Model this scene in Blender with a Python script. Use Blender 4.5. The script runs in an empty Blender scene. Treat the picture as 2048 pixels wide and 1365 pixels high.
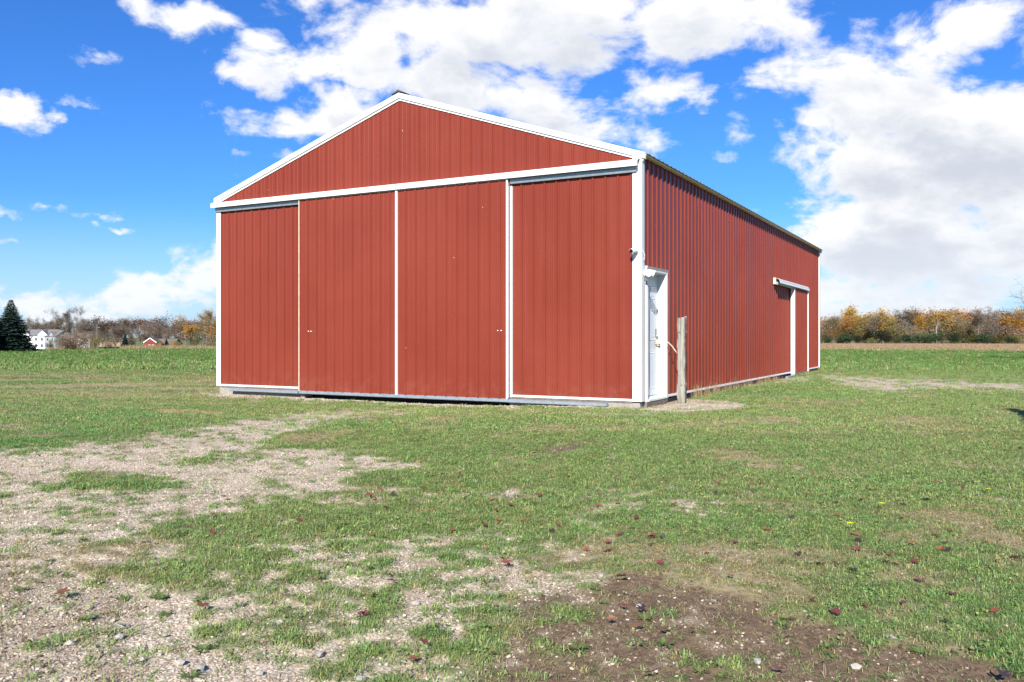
import bpy, bmesh, math, random
import numpy as np
from mathutils import Vector, Matrix

S = bpy.context.scene
COL = S.collection
R = math.radians

# ------------------------------------------------------------------ camera
F_PX, Y0, CAM_H = 1720.4, 673.4, 1.17           # focal length and horizon line on the 2048 px wide photograph
cam = bpy.data.cameras.new('camera')
cam_o = bpy.data.objects.new('camera', cam); COL.objects.link(cam_o)
cam.sensor_width = 36; cam.lens = 36 * F_PX / 2048
cam.shift_y = (Y0 - 682.5) / 2048
cam.clip_start = .05; cam.clip_end = 6000
cam_o.location = (0, 0, CAM_H); cam_o.rotation_euler = (R(90), 0, 0)
S.camera = cam_o

# ------------------------------------------------------------------ sun and sky
SUN_EL = R(30.0)
SUN_XY = Vector((-.208, -.978)).normalized()       # towards the sun, on the ground
sun = bpy.data.lights.new('sun', 'SUN'); sun.energy = 5.0; sun.angle = R(.53); sun.color = (1, .96, .89)
sun_o = bpy.data.objects.new('sun', sun); COL.objects.link(sun_o)
sd = Vector((SUN_XY.x * math.cos(SUN_EL), SUN_XY.y * math.cos(SUN_EL), math.sin(SUN_EL)))
sun_o.rotation_euler = sd.to_track_quat('Z', 'Y').to_euler(); sun_o.location = (0, -20, 30)

S.view_settings.view_transform = 'Standard'; S.view_settings.look = 'None'
S.view_settings.exposure = 0.95; S.view_settings.gamma = 1
S.render.engine = 'CYCLES'
S.cycles.use_denoising = True
S.cycles.max_bounces = 6; S.cycles.diffuse_bounces = 3; S.cycles.transmission_bounces = 3
S.cycles.use_adaptive_sampling = True; S.cycles.adaptive_threshold = .012

SKY_STRENGTH = .070
world = bpy.data.worlds.new('World'); S.world = world; world.use_nodes = True
try: world.cycles.sampling_method = 'MANUAL'; world.cycles.sample_map_resolution = 512
except Exception: pass

class NT:
    """small helper to write node trees as expressions"""
    def __init__(s, tree): s.t = tree; s.n = tree.nodes; s.l = tree.links
    def put(s, sock, v):
        if isinstance(v, bpy.types.NodeSocket): s.l.new(v, sock)
        elif v is not None:
            try: sock.default_value = v
            except Exception: sock.default_value = tuple(v) + (1,) if hasattr(v, '__len__') else v
    def node(s, typ, ins=None, out=0, **kw):
        n = s.n.new(typ)
        for k, v in kw.items(): setattr(n, k, v)
        for k, v in (ins or {}).items(): s.put(n.inputs[k], v)
        return n.outputs[out]
    def m(s, op, a, b=None, c=None, clamp=False):
        n = s.n.new('ShaderNodeMath'); n.operation = op; n.use_clamp = clamp
        for i, v in enumerate((a, b, c)):
            if v is not None: s.put(n.inputs[i], v)
        return n.outputs[0]
    def v(s, op, a, b=None, out=0):
        n = s.n.new('ShaderNodeVectorMath'); n.operation = op
        for i, v in enumerate((a, b)):
            if v is not None: s.put(n.inputs['Scale'] if (op == 'SCALE' and i == 1) else n.inputs[i], v)
        return n.outputs[out]
    def mix(s, f, a, b, blend='MIX'):
        n = s.n.new('ShaderNodeMix'); n.data_type = 'RGBA'; n.blend_type = blend
        s.put(n.inputs['Factor'], f)
        for k, v in (('A', a), ('B', b)):
            sk = [i for i in n.inputs if i.name == k and i.type == 'RGBA'][0]
            if isinstance(v, bpy.types.NodeSocket): s.l.new(v, sk)
            else: sk.default_value = tuple(v) + ((1,) if len(v) == 3 else ())
        return [o for o in n.outputs if o.type == 'RGBA'][0]
    def noise(s, vec, scale, detail=4, rough=.5, out=0, dist=0.0, dim='3D'):
        return s.node('ShaderNodeTexNoise', {'Vector': vec, 'Scale': scale, 'Detail': detail, 'Roughness': rough, 'Distortion': dist}, out, noise_dimensions=dim)
    def smooth(s, x, a, b, lo=0.0, hi=1.0):
        n = s.n.new('ShaderNodeMapRange'); n.interpolation_type = 'SMOOTHSTEP'
        for i, v in enumerate((x, a, b, lo, hi)): s.put(n.inputs[i], v)
        return n.outputs[0]

def px_dir(px, py):
    az = math.atan((px - 1024) / F_PX)
    el = math.atan((Y0 - py) / F_PX * math.cos(az))
    return math.degrees(az), math.degrees(el)

# clouds: centre and half axes in the sky (degrees of azimuth and elevation), strength
CLOUDS = [(880, 60, 330, 120, 1.12), (560, 120, 140, 55, .9), (1010, 190, 230, 85, 1.3), (1120, 70, 190, 100, 1), (330, 22, 130, 42, .95),
          (165, 117, 52, 34, .75), (50, 205, 48, 32, .62), (172, 205, 42, 10, .34), (600, 238, 140, 48, .9), (780, 178, 85, 42, .8),
          (1120, 260, 170, 50, .9), (1430, 35, 240, 90, 1.05), (1330, 178, 110, 52, .9), (1630, 140, 160, 80, .8), (1800, 190, 230, 120, 1.2),
          (1960, 40, 110, 60, .9), (1950, 300, 270, 200, 1.5), (1740, 330, 190, 120, 1.3), (1497, 245, 52, 34, .68), (1455, 305, 26, 14, .55),
          (1820, 470, 300, 110, 1.5), (1640, 420, 120, 50, .9), (2050, 420, 220, 170, 1.6), (30, 420, 60, 14, .55), (205, 442, 28, 9, .55),
          (130, 408, 60, 10, .4), (20, 482, 50, 12, .55), (560, 322, 50, 16, .45), (1530, 400, 60, 20, .5), (1800, 575, 420, 70, .8),
          (330, 590, 190, 34, .62), (80, 600, 260, 30, .55), (1000, 560, 500, 50, .5)]

def build_world():
    W = NT(world.node_tree); W.n.clear()
    d = W.v('NORMALIZE', W.node('ShaderNodeTexCoord', out='Generated'))
    sep = W.n.new('ShaderNodeSeparateXYZ'); W.l.new(d, sep.inputs[0])
    x, y, z = sep.outputs
    az = W.m('MULTIPLY', W.m('ARCTAN2', x, y), 180 / math.pi)
    el = W.m('MULTIPLY', W.m('ARCSINE', z), 180 / math.pi)
    # group: cloud density at (az, el)
    g = bpy.data.node_groups.new('cloud_density', 'ShaderNodeTree')
    g.interface.new_socket('P', in_out='INPUT', socket_type='NodeSocketVector')
    g.interface.new_socket('Dir', in_out='INPUT', socket_type='NodeSocketVector')
    g.interface.new_socket('D', in_out='OUTPUT', socket_type='NodeSocketFloat')
    g.interface.new_socket('Q', in_out='OUTPUT', socket_type='NodeSocketVector')
    G = NT(g); gi = g.nodes.new('NodeGroupInput'); go = g.nodes.new('NodeGroupOutput')
    P, Dr = gi.outputs[0], gi.outputs[1]
    wv = G.v('SUBTRACT', G.noise(Dr, 9.0, 3, .5, out=1), (.5, .5, .5))
    wv2 = G.v('SUBTRACT', G.noise(Dr, 34.0, 4, .6, out=1), (.5, .5, .5))
    P = G.v('ADD', P, G.v('ADD', G.v('MULTIPLY', wv, (9, 6.0, 0)), G.v('MULTIPLY', wv2, (2.2, 1.6, 0))))
    acc = None
    for (cx, cy, rx, ry, st) in CLOUDS:
        a, e = px_dir(cx, cy)
        a2, _ = px_dir(cx + rx, cy); _, e2 = px_dir(cx, cy - ry)
        q = G.v('MULTIPLY', G.v('SUBTRACT', P, (a, e, 0)), (1 / max(.3, a2 - a), 1 / max(.25, e2 - e), 0))
        r2 = G.v('DOT_PRODUCT', q, q, out=1)
        b = G.m('MULTIPLY_ADD', r2, -.60 * st, st * .80 - .06)
        acc = b if acc is None else G.m('MAXIMUM', acc, b)
    # elsewhere in the sky: the same kind of broken cloud, given by a broad noise
    dm = G.noise(Dr, 1.7, 2, .5)
    wide = G.m('MULTIPLY_ADD', dm, 3.2, -2.05)
    sepd = g.nodes.new('ShaderNodeSeparateXYZ'); g.links.new(Dr, sepd.inputs[0])
    out_view = G.m('MAXIMUM', G.smooth(G.m('ABSOLUTE', G.m('ADD', G.node('ShaderNodeSeparateXYZ', {0: P}), 0.0)), 34.0, 46.0), G.smooth(G.node('ShaderNodeSeparateXYZ', {0: P}, 1), 23.0, 32.0))
    wide = G.m('ADD', wide, G.m('MULTIPLY', G.m('SUBTRACT', out_view, 1.0), 3.0))
    acc = G.m('MAXIMUM', acc, wide)
    acc = G.m('MAXIMUM', acc, -.7)
    # ragged edges: noise on a cloud layer (stretched flat towards the horizon)
    zz = G.m('ADD', G.m('MAXIMUM', sepd.outputs[2], 0.0), .55)
    pv = G.n.new('ShaderNodeCombineXYZ')
    for i in range(2): g.links.new(G.m('DIVIDE', sepd.outputs[i], zz), pv.inputs[i])
    g.links.new(G.m('MULTIPLY', G.node('ShaderNodeSeparateXYZ', {0: gi.outputs[0]}, 1), .02), pv.inputs[2])
    warp = G.v('SCALE', G.v('SUBTRACT', G.noise(pv.outputs[0], 4.0, 2, .5, out=1), (.5, .5, .5)), .12)
    pw = G.v('ADD', pv.outputs[0], warp)
    n1 = G.noise(pw, 4.2, 4, .55)
    dens = G.m('ADD', acc, G.m('MULTIPLY_ADD', n1, 3.0, -1.50))
    g.links.new(dens, go.inputs[0])
    g.links.new(pw, go.inputs[1])
    def dens_at(az_, el_, dir_):
        c = W.n.new('ShaderNodeCombineXYZ'); W.put(c.inputs[0], az_); W.put(c.inputs[1], el_)
        n = W.n.new('ShaderNodeGroup'); n.node_tree = g
        W.l.new(c.outputs[0], n.inputs[0]); W.l.new(dir_, n.inputs[1])
        return n.outputs[0], n.outputs[1]
    D1, Q = dens_at(az, el, d)
    n2 = W.noise(Q, 16.0, 7, .62)
    D1f = W.m('ADD', D1, W.m('MULTIPLY_ADD', n2, 2.3, -1.13))
    d_up = W.v('NORMALIZE', W.v('ADD', d, (-.012, 0, .030)))
    D2, _ = dens_at(W.m('ADD', az, -.6), W.m('ADD', el, 1.6), d_up)
    alpha = W.smooth(D1f, -.05, .70)
    # clear sky
    sky = W.node('ShaderNodeTexSky', sky_type='NISHITA', sun_disc=False, sun_elevation=SUN_EL,
                 sun_rotation=math.atan2(SUN_XY.x, SUN_XY.y), altitude=250, air_density=1.0, dust_density=.4, ozone_density=4.0)
    hs = W.node('ShaderNodeHueSaturation', {'Saturation': 1.12, 'Value': 1.0, 'Color': sky})
    skyc = W.v('SCALE', W.v('MULTIPLY', hs, (.45, .80, 1.27)), SKY_STRENGTH)
    # cloud: sunny side white, thick undersides greyer
    thick = W.smooth(W.m('ADD', D2, W.m('MULTIPLY_ADD', n2, 1.6, -.8)), .15, 1.5)
    cl = W.mix(thick, (.55, .55, .555), (.345, .37, .42))
    cl = W.mix(W.smooth(el, 9.0, 1.0, 0, .55), cl, (.44, .48, .53))
    haze_a = W.m('MULTIPLY', W.smooth(el, 9.0, -1.0), .68)
    base = W.mix(haze_a, skyc, (.36, .44, .53))
    col = W.mix(alpha, base, cl)
    bg = W.n.new('ShaderNodeBackground'); W.l.new(col, bg.inputs[0]); bg.inputs[1].default_value = 1.0
    o = W.n.new('ShaderNodeOutputWorld'); W.l.new(bg.outputs[0], o.inputs[0])
build_world()

# ------------------------------------------------------------------ helpers
rnd = random.Random(7)
RNG = np.random.default_rng(11)

def tag(o, label=None, cat=None, group=None, kind=None):
    for k, v in (('label', label), ('category', cat), ('group', group), ('kind', kind)):
        if v: o[k] = v
    return o

def empty(name, loc=(0, 0, 0), rz=0.0, parent=None):
    o = bpy.data.objects.new(name, None); COL.objects.link(o)
    o.location = loc; o.rotation_euler = (0, 0, rz); o.empty_display_size = .2
    if parent: o.parent = parent
    return o

class MB:
    def __init__(s): s.v = []; s.f = []
    def quad(s, a, b, c, d):
        i = len(s.v); s.v += [a, b, c, d]; s.f.append((i, i + 1, i + 2, i + 3)); return s
    def poly(s, pts):
        i = len(s.v); s.v += list(pts); s.f.append(tuple(range(i, i + len(pts)))); return s
    def box(s, x0, x1, y0, y1, z0, z1):
        i = len(s.v)
        s.v += [(x0, y0, z0), (x1, y0, z0), (x1, y1, z0), (x0, y1, z0), (x0, y0, z1), (x1, y0, z1), (x1, y1, z1), (x0, y1, z1)]
        s.f += [(i + a, i + b, i + c, i + d) for a, b, c, d in ((0, 3, 2, 1), (4, 5, 6, 7), (0, 1, 5, 4), (1, 2, 6, 5), (2, 3, 7, 6), (3, 0, 4, 7))]
        return s
    def prism(s, pts, ax, a0, a1):
        """extrude a polygon given in the two other axes along axis ax"""
        def P(p, a):
            q = list(p); q.insert(ax, a); return tuple(q)
        n = len(pts); i = len(s.v)
        s.v += [P(p, a0) for p in pts] + [P(p, a1) for p in pts]
        s.f.append(tuple(range(i, i + n))[::-1]); s.f.append(tuple(range(i + n, i + 2 * n)))
        for k in range(n): s.f.append((i + k, i + (k + 1) % n, i + n + (k + 1) % n, i + n + k))
        return s
    def tube(s, pts, rad, n=6, cap=True):
        pts = [Vector(p) for p in pts]; k0 = len(s.v)
        if not hasattr(rad, '__len__'): rad = [rad] * len(pts)
        for k, p in enumerate(pts):
            t = (pts[min(k + 1, len(pts) - 1)] - pts[max(k - 1, 0)]).normalized()
            u = t.cross(Vector((0, 0, 1)) if abs(t.z) < .9 else Vector((1, 0, 0))).normalized(); w = t.cross(u)
            for j in range(n):
                a = 2 * math.pi * j / n
                s.v.append(tuple(p + (u * math.cos(a) + w * math.sin(a)) * rad[k]))
        for k in range(len(pts) - 1):
            for j in range(n):
                s.f.append((k0 + k * n + j, k0 + k * n + (j + 1) % n, k0 + (k + 1) * n + (j + 1) % n, k0 + (k + 1) * n + j))
        if cap:
            s.f.append(tuple(range(k0, k0 + n))[::-1]); e = k0 + (len(pts) - 1) * n
            s.f.append(tuple(range(e, e + n)))
        return s
    def mesh(s, name, mat, smooth=False, recalc=True):
        me = bpy.data.meshes.new(name); me.from_pydata([tuple(p) for p in s.v], [], s.f)
        if recalc:
            bm = bmesh.new(); bm.from_mesh(me); bmesh.ops.recalc_face_normals(bm, faces=bm.faces); bm.to_mesh(me); bm.free()
        if mat: me.materials.append(mat)
        if smooth: me.polygons.foreach_set('use_smooth', [True] * len(me.polygons))
        me.update(); return me
    def obj(s, name, mat, parent=None, smooth=False, bevel=0, recalc=True):
        o = bpy.data.objects.new(name, s.mesh(name, mat, smooth, recalc)); COL.objects.link(o)
        if parent: o.parent = parent
        if bevel:
            b = o.modifiers.new('bevel', 'BEVEL'); b.width = bevel; b.segments = 2; b.limit_method = 'ANGLE'
        return o

def place(me, name, parent=None, loc=(0, 0, 0), rot=(0, 0, 0), scale=1.0):
    o = bpy.data.objects.new(name, me); COL.objects.link(o); o.location = loc; o.rotation_euler = rot
    o.scale = (scale,) * 3 if not hasattr(scale, '__len__') else scale
    if parent: o.parent = parent
    return o

def copy_tree(o, parent=None):
    c = o.copy(); COL.objects.link(c); c.parent = parent
    for ch in list(o.children): copy_tree(ch, c)
    return c

# value noise in numpy
def vnoise(x, y, seed=0):
    x = np.asarray(x, float); y = np.asarray(y, float)
    xi = np.floor(x).astype(np.int64); yi = np.floor(y).astype(np.int64)
    fx = x - xi; fy = y - yi; fx = fx * fx * (3 - 2 * fx); fy = fy * fy * (3 - 2 * fy)
    def h(a, b):
        n = (a * 374761393 + b * 668265263 + seed * 974634277) & 0xffffffff
        n = ((n ^ (n >> 13)) * 1274126177) & 0xffffffff
        return ((n ^ (n >> 16)) & 0xffff) / 65535.0
    return (h(xi, yi) * (1 - fx) + h(xi + 1, yi) * fx) * (1 - fy) + (h(xi, yi + 1) * (1 - fx) + h(xi + 1, yi + 1) * fx) * fy
def fbm(x, y, oct=4, seed=0, gain=.5):
    t = 0; a = 1; s = 0
    for k in range(oct):
        t = t + a * vnoise(x * 2 ** k, y * 2 ** k, seed + k * 17); s += a; a *= gain
    return t / s
def sstep(x, a, b):
    t = np.clip((np.asarray(x, float) - a) / (b - a), 0, 1); return t * t * (3 - 2 * t)

# ------------------------------------------------------------------ materials
def mat(name):
    m = bpy.data.materials.new(name); m.use_nodes = True
    N = NT(m.node_tree); b = N.n['Principled BSDF']
    return m, N, b
def setp(N, b, **kw):
    for k, v in kw.items(): N.put(b.inputs[k.replace('_', ' ')], v)
def bump(N, b, h, strength=.3, dist=.01):
    n = N.n.new('ShaderNodeBump'); n.inputs['Strength'].default_value = strength; n.inputs['Distance'].default_value = dist
    N.l.new(h, n.inputs['Height']); N.l.new(n.outputs[0], b.inputs['Normal'])
def objc(N): return N.node('ShaderNodeTexCoord', out='Object')

def mk_steel():
    m, N, b = mat('red_painted_steel')
    g = N.node('ShaderNodeNewGeometry', out='Position')
    n1 = N.noise(g, .55, 4, .55); n2 = N.noise(N.v('MULTIPLY', g, (7, 7, .5)), 1.0, 4, .6)
    oi = N.node('ShaderNodeObjectInfo', out='Random')
    c = N.mix(N.smooth(n1, .3, .7), (.160, .0275, .0150), (.186, .0350, .0195))
    c = N.mix(N.smooth(n2, .45, .8, 0, .35), c, (.205, .042, .030))
    c = N.mix(N.m('MULTIPLY', oi, .25), c, (.160, .026, .018))
    # chalky dust low on the walls, little chips
    sep = N.n.new('ShaderNodeSeparateXYZ'); N.l.new(g, sep.inputs[0])
    low = N.m('MULTIPLY', N.smooth(sep.outputs[2], .55, .1), N.smooth(N.noise(g, 5, 4, .6), .4, .75))
    c = N.mix(N.m('MULTIPLY', low, .14), c, (.30, .16, .12))
    ch = N.node('ShaderNodeTexVoronoi', {'Vector': N.v('MULTIPLY', g, (1, 1, .5)), 'Scale': 2.6, 'Randomness': 1.0}, 'Distance')
    c = N.mix(N.smooth(ch, .022, .012), c, (.5, .34, .29))
    setp(N, b, Base_Color=c, Roughness=N.smooth(n2, .2, .9, .32, .44), Specular_IOR_Level=.2)
    bump(N, b, N.noise(N.v('MULTIPLY', g, (3, 3, 1.2)), 1.0, 3, .5), .22, .03)
    return m
def mk_simple(name, col, rough=.5, metal=0.0, var=.12, scale=6, spec=.5, dirt=None, bmp=0):
    m, N, b = mat(name); g = objc(N)
    n = N.noise(g, scale, 5, .6)
    d = tuple(c * (1 - var * 2) for c in col)
    c = N.mix(N.smooth(n, .3, .75), col, d)
    if dirt:
        n2 = N.noise(N.v('MULTIPLY', g, (9, 9, 1.2)), 1.3, 4, .65)
        c = N.mix(N.smooth(n2, .52, .85, 0, .5), c, dirt)
    setp(N, b, Base_Color=c, Roughness=rough, Metallic=metal, Specular_IOR_Level=spec)
    if bmp: bump(N, b, N.noise(g, scale * 6, 4, .6), bmp, .01)
    return m
M = {}
M['red'] = mk_steel()
M['white'] = mk_simple('white_painted_trim', (.62, .62, .605), .42, var=.03, dirt=(.62, .60, .55), scale=3)
M['galv'] = mk_simple('galvanized_steel', (.36, .42, .46), .42, .55, .12, 14)
M['roof'] = mk_simple('dark_roof_steel', (.10, .10, .10), .45, .2, .1, 4)
M['concrete'] = mk_simple('concrete', (.30, .275, .235), .9, 0, .14, 9, .2, bmp=.4)
M['sillwood'] = mk_simple('weathered_board', (.20, .17, .14), .85, 0, .2, 18, .2, bmp=.4)
M['dark'] = mk_simple('dark_interior', (.05, .045, .04), .9, 0, .1, 3)
M['door'] = mk_simple('white_door_enamel', (.50, .54, .57), .36, var=.02, scale=2)
M['brass'] = mk_simple('polished_brass', (.75, .50, .18), .22, 1, .05, 9)
M['nickel'] = mk_simple('satin_nickel', (.45, .45, .43), .3, .9, .1, 9)
M['black'] = mk_simple('black_plastic', (.012, .012, .013), .25, 0, .1, 9)
M['plastic'] = mk_simple('white_plastic', (.78, .77, .73), .38, 0, .03, 9)
M['cream'] = mk_simple('cream_cable', (.72, .64, .48), .5, 0, .1, 9)
M['creamwood_and_bounce'] = mk_simple('cream_wood_and_bounce_tint', (.62, .56, .42), .7, 0, .1, 9)  # cream wood paint; on the white eave trim it paints in bounced light
M['screw'] = mk_simple('red_screw_head', (.17, .035, .028), .5, .2, .1, 9)
M['bark'] = mk_simple('grey_bark', (.17, .145, .12), .95, 0, .22, 5, .1, bmp=.5)
M['palebark'] = mk_simple('pale_dead_bark', (.34, .32, .29), .9, 0, .15, 5, .1)
def mk_post():
    m, N, b = mat('weathered_grey_post'); g = objc(N)
    gr = N.noise(N.v('MULTIPLY', g, (40, 40, 1.6)), 1.0, 6, .65)
    kn = N.noise(g, 4.5, 4, .6)
    c = N.mix(N.smooth(gr, .3, .7), (.13, .12, .10), (.33, .315, .275))
    c = N.mix(N.smooth(kn, .5, .75, 0, .6), c, (.19, .195, .155))
    sep = N.n.new('ShaderNodeSeparateXYZ'); N.l.new(g, sep.inputs[0])
    c = N.mix(N.smooth(sep.outputs[2], .45, .0, 0, .45), c, (.14, .125, .08))
    setp(N, b, Base_Color=c, Roughness=.9, Specular_IOR_Level=.15); bump(N, b, gr, .7, .012); return m
M['post'] = mk_post()

def mk_leaf(name, c0, c1, trans=.35, rough=.6, rndamt=.35, tint=False):
    """foliage: colour varies from leaf to leaf and from plant to plant"""
    m = bpy.data.materials.new(name); m.use_nodes = True; N = NT(m.node_tree); N.n.clear()
    g = N.node('ShaderNodeNewGeometry', out='Random Per Island')
    oi = N.node('ShaderNodeObjectInfo', out='Random')
    c = N.mix(g, c0, c1)
    if tint:
        t = N.n.new('ShaderNodeAttribute'); t.attribute_type = 'INSTANCER'; t.attribute_name = 'tint'
        c = N.mix(1.0, c, t.outputs['Color'], 'MULTIPLY')
    else:
        hs = N.n.new('ShaderNodeHueSaturation'); N.l.new(c, hs.inputs['Color'])
        N.l.new(N.m('MULTIPLY_ADD', oi, rndamt, 1 - rndamt / 2), hs.inputs['Value'])
        N.l.new(N.m('MULTIPLY_ADD', N.m('FRACT', N.m('MULTIPLY', oi, 7.13)), .035, .4825), hs.inputs['Hue'])
        c = hs.outputs[0]
    p = N.n.new('ShaderNodeBsdfPrincipled'); N.l.new(c, p.inputs['Base Color']); p.inputs['Roughness'].default_value = rough
    p.inputs['Specular IOR Level'].default_value = .25
    tr = N.n.new('ShaderNodeBsdfTranslucent'); N.l.new(c, tr.inputs['Color'])
    mx = N.n.new('ShaderNodeMixShader'); mx.inputs[0].default_value = trans
    N.l.new(p.outputs[0], mx.inputs[1]); N.l.new(tr.outputs[0], mx.inputs[2])
    o = N.n.new('ShaderNodeOutputMaterial'); N.l.new(mx.outputs[0], o.inputs[0])
    return m
M['yellow'] = mk_leaf('yellow_leaves', (.60, .36, .035), (.42, .22, .03))
M['gold'] = mk_leaf('orange_gold_leaves', (.46, .235, .035), (.27, .15, .045))
M['rust'] = mk_leaf('rust_oak_leaves', (.17, .065, .035), (.12, .06, .04))
M['tan'] = mk_leaf('tan_twigs', (.27, .20, .12), (.17, .125, .08), .15)
M['grey'] = mk_leaf('grey_twigs', (.17, .135, .10), (.115, .09, .07), .1)
M['olive'] = mk_leaf('olive_leaves', (.21, .18, .045), (.11, .11, .035))
M['green'] = mk_leaf('dark_green_leaves', (.045, .085, .028), (.03, .055, .022))
M['spruce'] = mk_leaf('blue_green_needles', (.050, .085, .070), (.022, .048, .036), .1)
M['drygrass'] = mk_leaf('dry_grass', (.42, .32, .18), (.30, .21, .11), .3)
M['blade'] = mk_leaf('grass_blades', (1.0, 1.0, 1.0), (.62, .70, .60), .35, .5, tint=True)
M['stone'] = mk_leaf('gravel_stones', (1, 1, 1), (.7, .68, .66), 0.0, .85, tint=True)
M['leaf_red'] = mk_leaf('rust_red_leaf', (.23, .075, .045), (.17, .06, .04), .15, .6)
M['leaf_dark'] = mk_leaf('blackened_leaf', (.035, .025, .028), (.05, .03, .03), .05, .4)
M['leaf_tan'] = mk_leaf('orange_tan_leaf', (.34, .18, .09), (.28, .14, .07), .2, .6)
M['leaf_brown'] = mk_leaf('maroon_brown_leaf', (.13, .04, .035), (.16, .06, .045), .1, .5)
M['weed'] = mk_leaf('weed_leaves', (.16, .215, .06), (.11, .165, .05), .3, .6)
M['dandelion'] = mk_leaf('dandelion_petals', (.85, .72, .02), (.8, .62, .02), .2)

# ------------------------------------------------------------------ the lie of the land
TH = .4975
C0 = np.array([2.1326, 14.2112]); SD = np.array([math.sin(TH), math.cos(TH)]); LD = np.array([-math.cos(TH), math.sin(TH)])
W_B, L_B = 9.754, 17.96
def barn_local(x, y):
    dx = np.asarray(x) - C0[0]; dy = np.asarray(y) - C0[1]
    return -(dx * LD[0] + dy * LD[1]), dx * SD[0] + dy * SD[1]      # local x (0 at near corner, -W at the left), local y
def barn_dist(x, y):
    a, b = barn_local(x, y)
    qx = np.abs(a + W_B / 2) - W_B / 2; qy = np.abs(b - L_B / 2) - L_B / 2
    return np.hypot(np.maximum(qx, 0), np.maximum(qy, 0)) + np.minimum(np.maximum(qx, qy), 0)

LR = np.array([0, 70, 110, 150, 250, 400, 600, 5000.]); LZ = np.array([0, 0, -.5, -.95, -2.2, -4.0, -5.5, -6.])
RR = np.array([0, 75, 150, 300, 600, 5000.]); RZ = np.array([0, 0, -.35, -1.1, -1.8, -3.])
def ground_z(x, y):
    x = np.asarray(x, float); y = np.asarray(y, float)
    r = np.hypot(x, y); az = np.arctan2(x, y)
    k = sstep(az, -.12, .12)
    z = np.interp(r, LR, LZ) * (1 - k) + np.interp(r, RR, RZ) * k
    lx, ly = barn_local(x, y)
    z = z - .085 * sstep(-lx, .6, 3.2) * sstep(ly, -6.5, -.6) * sstep(lx, -22, -12) * sstep(ly, 26, 20)
    near = sstep(r, 60, 25)
    z = z + near * ((fbm(x * .45, y * .45, 3, 5) - .5) * .05 + (fbm(x * 4, y * 4, 3, 9) - .5) * .022)
    return z
def px_ground(px, py, z=0.0):
    d = (CAM_H - z) * F_PX / (py - Y0)
    return (px - 1024) / F_PX * d, d
def at(px, depth, dz=0.0):
    x = (px - 1024) / F_PX * depth
    return Vector((x, depth, float(ground_z(x, depth)) + dz))

# where the lawn is worn: outlines read off the photograph, laid on the ground
def poly_sdf(px, py, pts):
    """signed distance (pixels, vertical stretched) to a polygon, negative inside"""
    pts = np.array(pts, float); pts[:, 1] = pts[:, 1] * 2.5; py = py * 2.5
    d = np.full(px.shape, 1e9); inside = np.zeros(px.shape, bool); n = len(pts)
    for i in range(n):
        a = pts[i]; b = pts[(i + 1) % n]; e = b - a
        t = np.clip(((px - a[0]) * e[0] + (py - a[1]) * e[1]) / (e @ e + 1e-9), 0, 1)
        d = np.minimum(d, np.hypot(px - a[0] - t * e[0], py - a[1] - t * e[1]))
        c = ((a[1] > py) != (b[1] > py)) & (px < (b[0] - a[0]) * (py - a[1]) / (b[1] - a[1] + 1e-12) + a[0])
        inside ^= c
    return np.where(inside, -d, d)
GRAVEL = [([(-400, 925), (0, 903), (230, 882), (330, 863), (430, 845), (520, 828), (640, 812), (790, 802), (835, 816), (720, 830), (650, 846), (600, 868), (560, 890),
            (640, 893), (720, 905), (850, 930), (700, 946), (640, 985), (520, 1003), (440, 1032), (300, 1052), (130, 1085), (0, 1100), (-400, 1130)], 1.0),
          ([(-400, 1100), (0, 1085), (170, 1085), (300, 1130), (420, 1215), (560, 1275), (720, 1320), (860, 1380), (860, 1500), (-400, 1500)], .92),
          ([(520, 1100), (640, 1075), (860, 1062), (1010, 1085), (1120, 1130), (1080, 1190), (960, 1260), (980, 1330), (860, 1340), (700, 1270), (560, 1200), (480, 1140)], .66),
          ([(120, 1075), (420, 1060), (700, 1050), (1000, 1045), (1230, 1110), (1150, 1250), (1050, 1380), (860, 1500), (300, 1500), (150, 1200)], .52), ([(420, 1010), (640, 960), (900, 960), (1300, 980), (1500, 1020), (1300, 1110), (900, 1080), (500, 1070)], .30),
          ([(560, 1015), (640, 1000), (740, 1003), (700, 1022), (600, 1030)], .8), ([(880, 1000), (950, 993), (1010, 999), (950, 1008)], .8),
          ([(700, 940), (760, 930), (850, 928), (960, 935), (840, 945)], .7),
          ([(415, 783), (440, 778), (600, 790), (800, 800), (1020, 812), (1210, 822), (1290, 820), (1310, 830), (1200, 828), (1000, 820), (780, 806), (590, 798), (430, 792)], .9),
          ([(1290, 812), (1350, 800), (1400, 806), (1410, 820), (1350, 828), (1290, 826)], .95),
          ([(1640, 751), (1720, 752), (1800, 755), (2048, 769), (2300, 775), (2300, 790), (2048, 779), (1900, 780), (1780, 784), (1690, 774), (1650, 760)], 1.25),
          ([(1470, 765), (1530, 758), (1570, 752), (1540, 768), (1480, 775)], .8), ([(1600, 752), (1650, 748), (1680, 752), (1640, 757)], .85)]
DIRT = [([(1000, 1365), (1040, 1300), (1030, 1230), (1080, 1180), (1230, 1150), (1350, 1150), (1480, 1168), (1600, 1212), (1720, 1240), (1850, 1268), (1990, 1298), (2100, 1330), (2300, 1400), (2300, 1500), (980, 1500)], 1.0),
        ([(1050, 905), (1100, 890), (1160, 876), (1290, 880), (1240, 890), (1190, 908), (1110, 912)], .75),
        ([(200, 890), (330, 868), (420, 872), (300, 895), (120, 915)], .6), ([(1180, 1120), (1300, 1105), (1380, 1130), (1300, 1150), (1180, 1160)], .2),
        ([(0, 1090), (120, 1100), (260, 1180), (380, 1280), (420, 1400), (300, 1500), (-400, 1500), (-400, 1110)], .62)]
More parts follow.
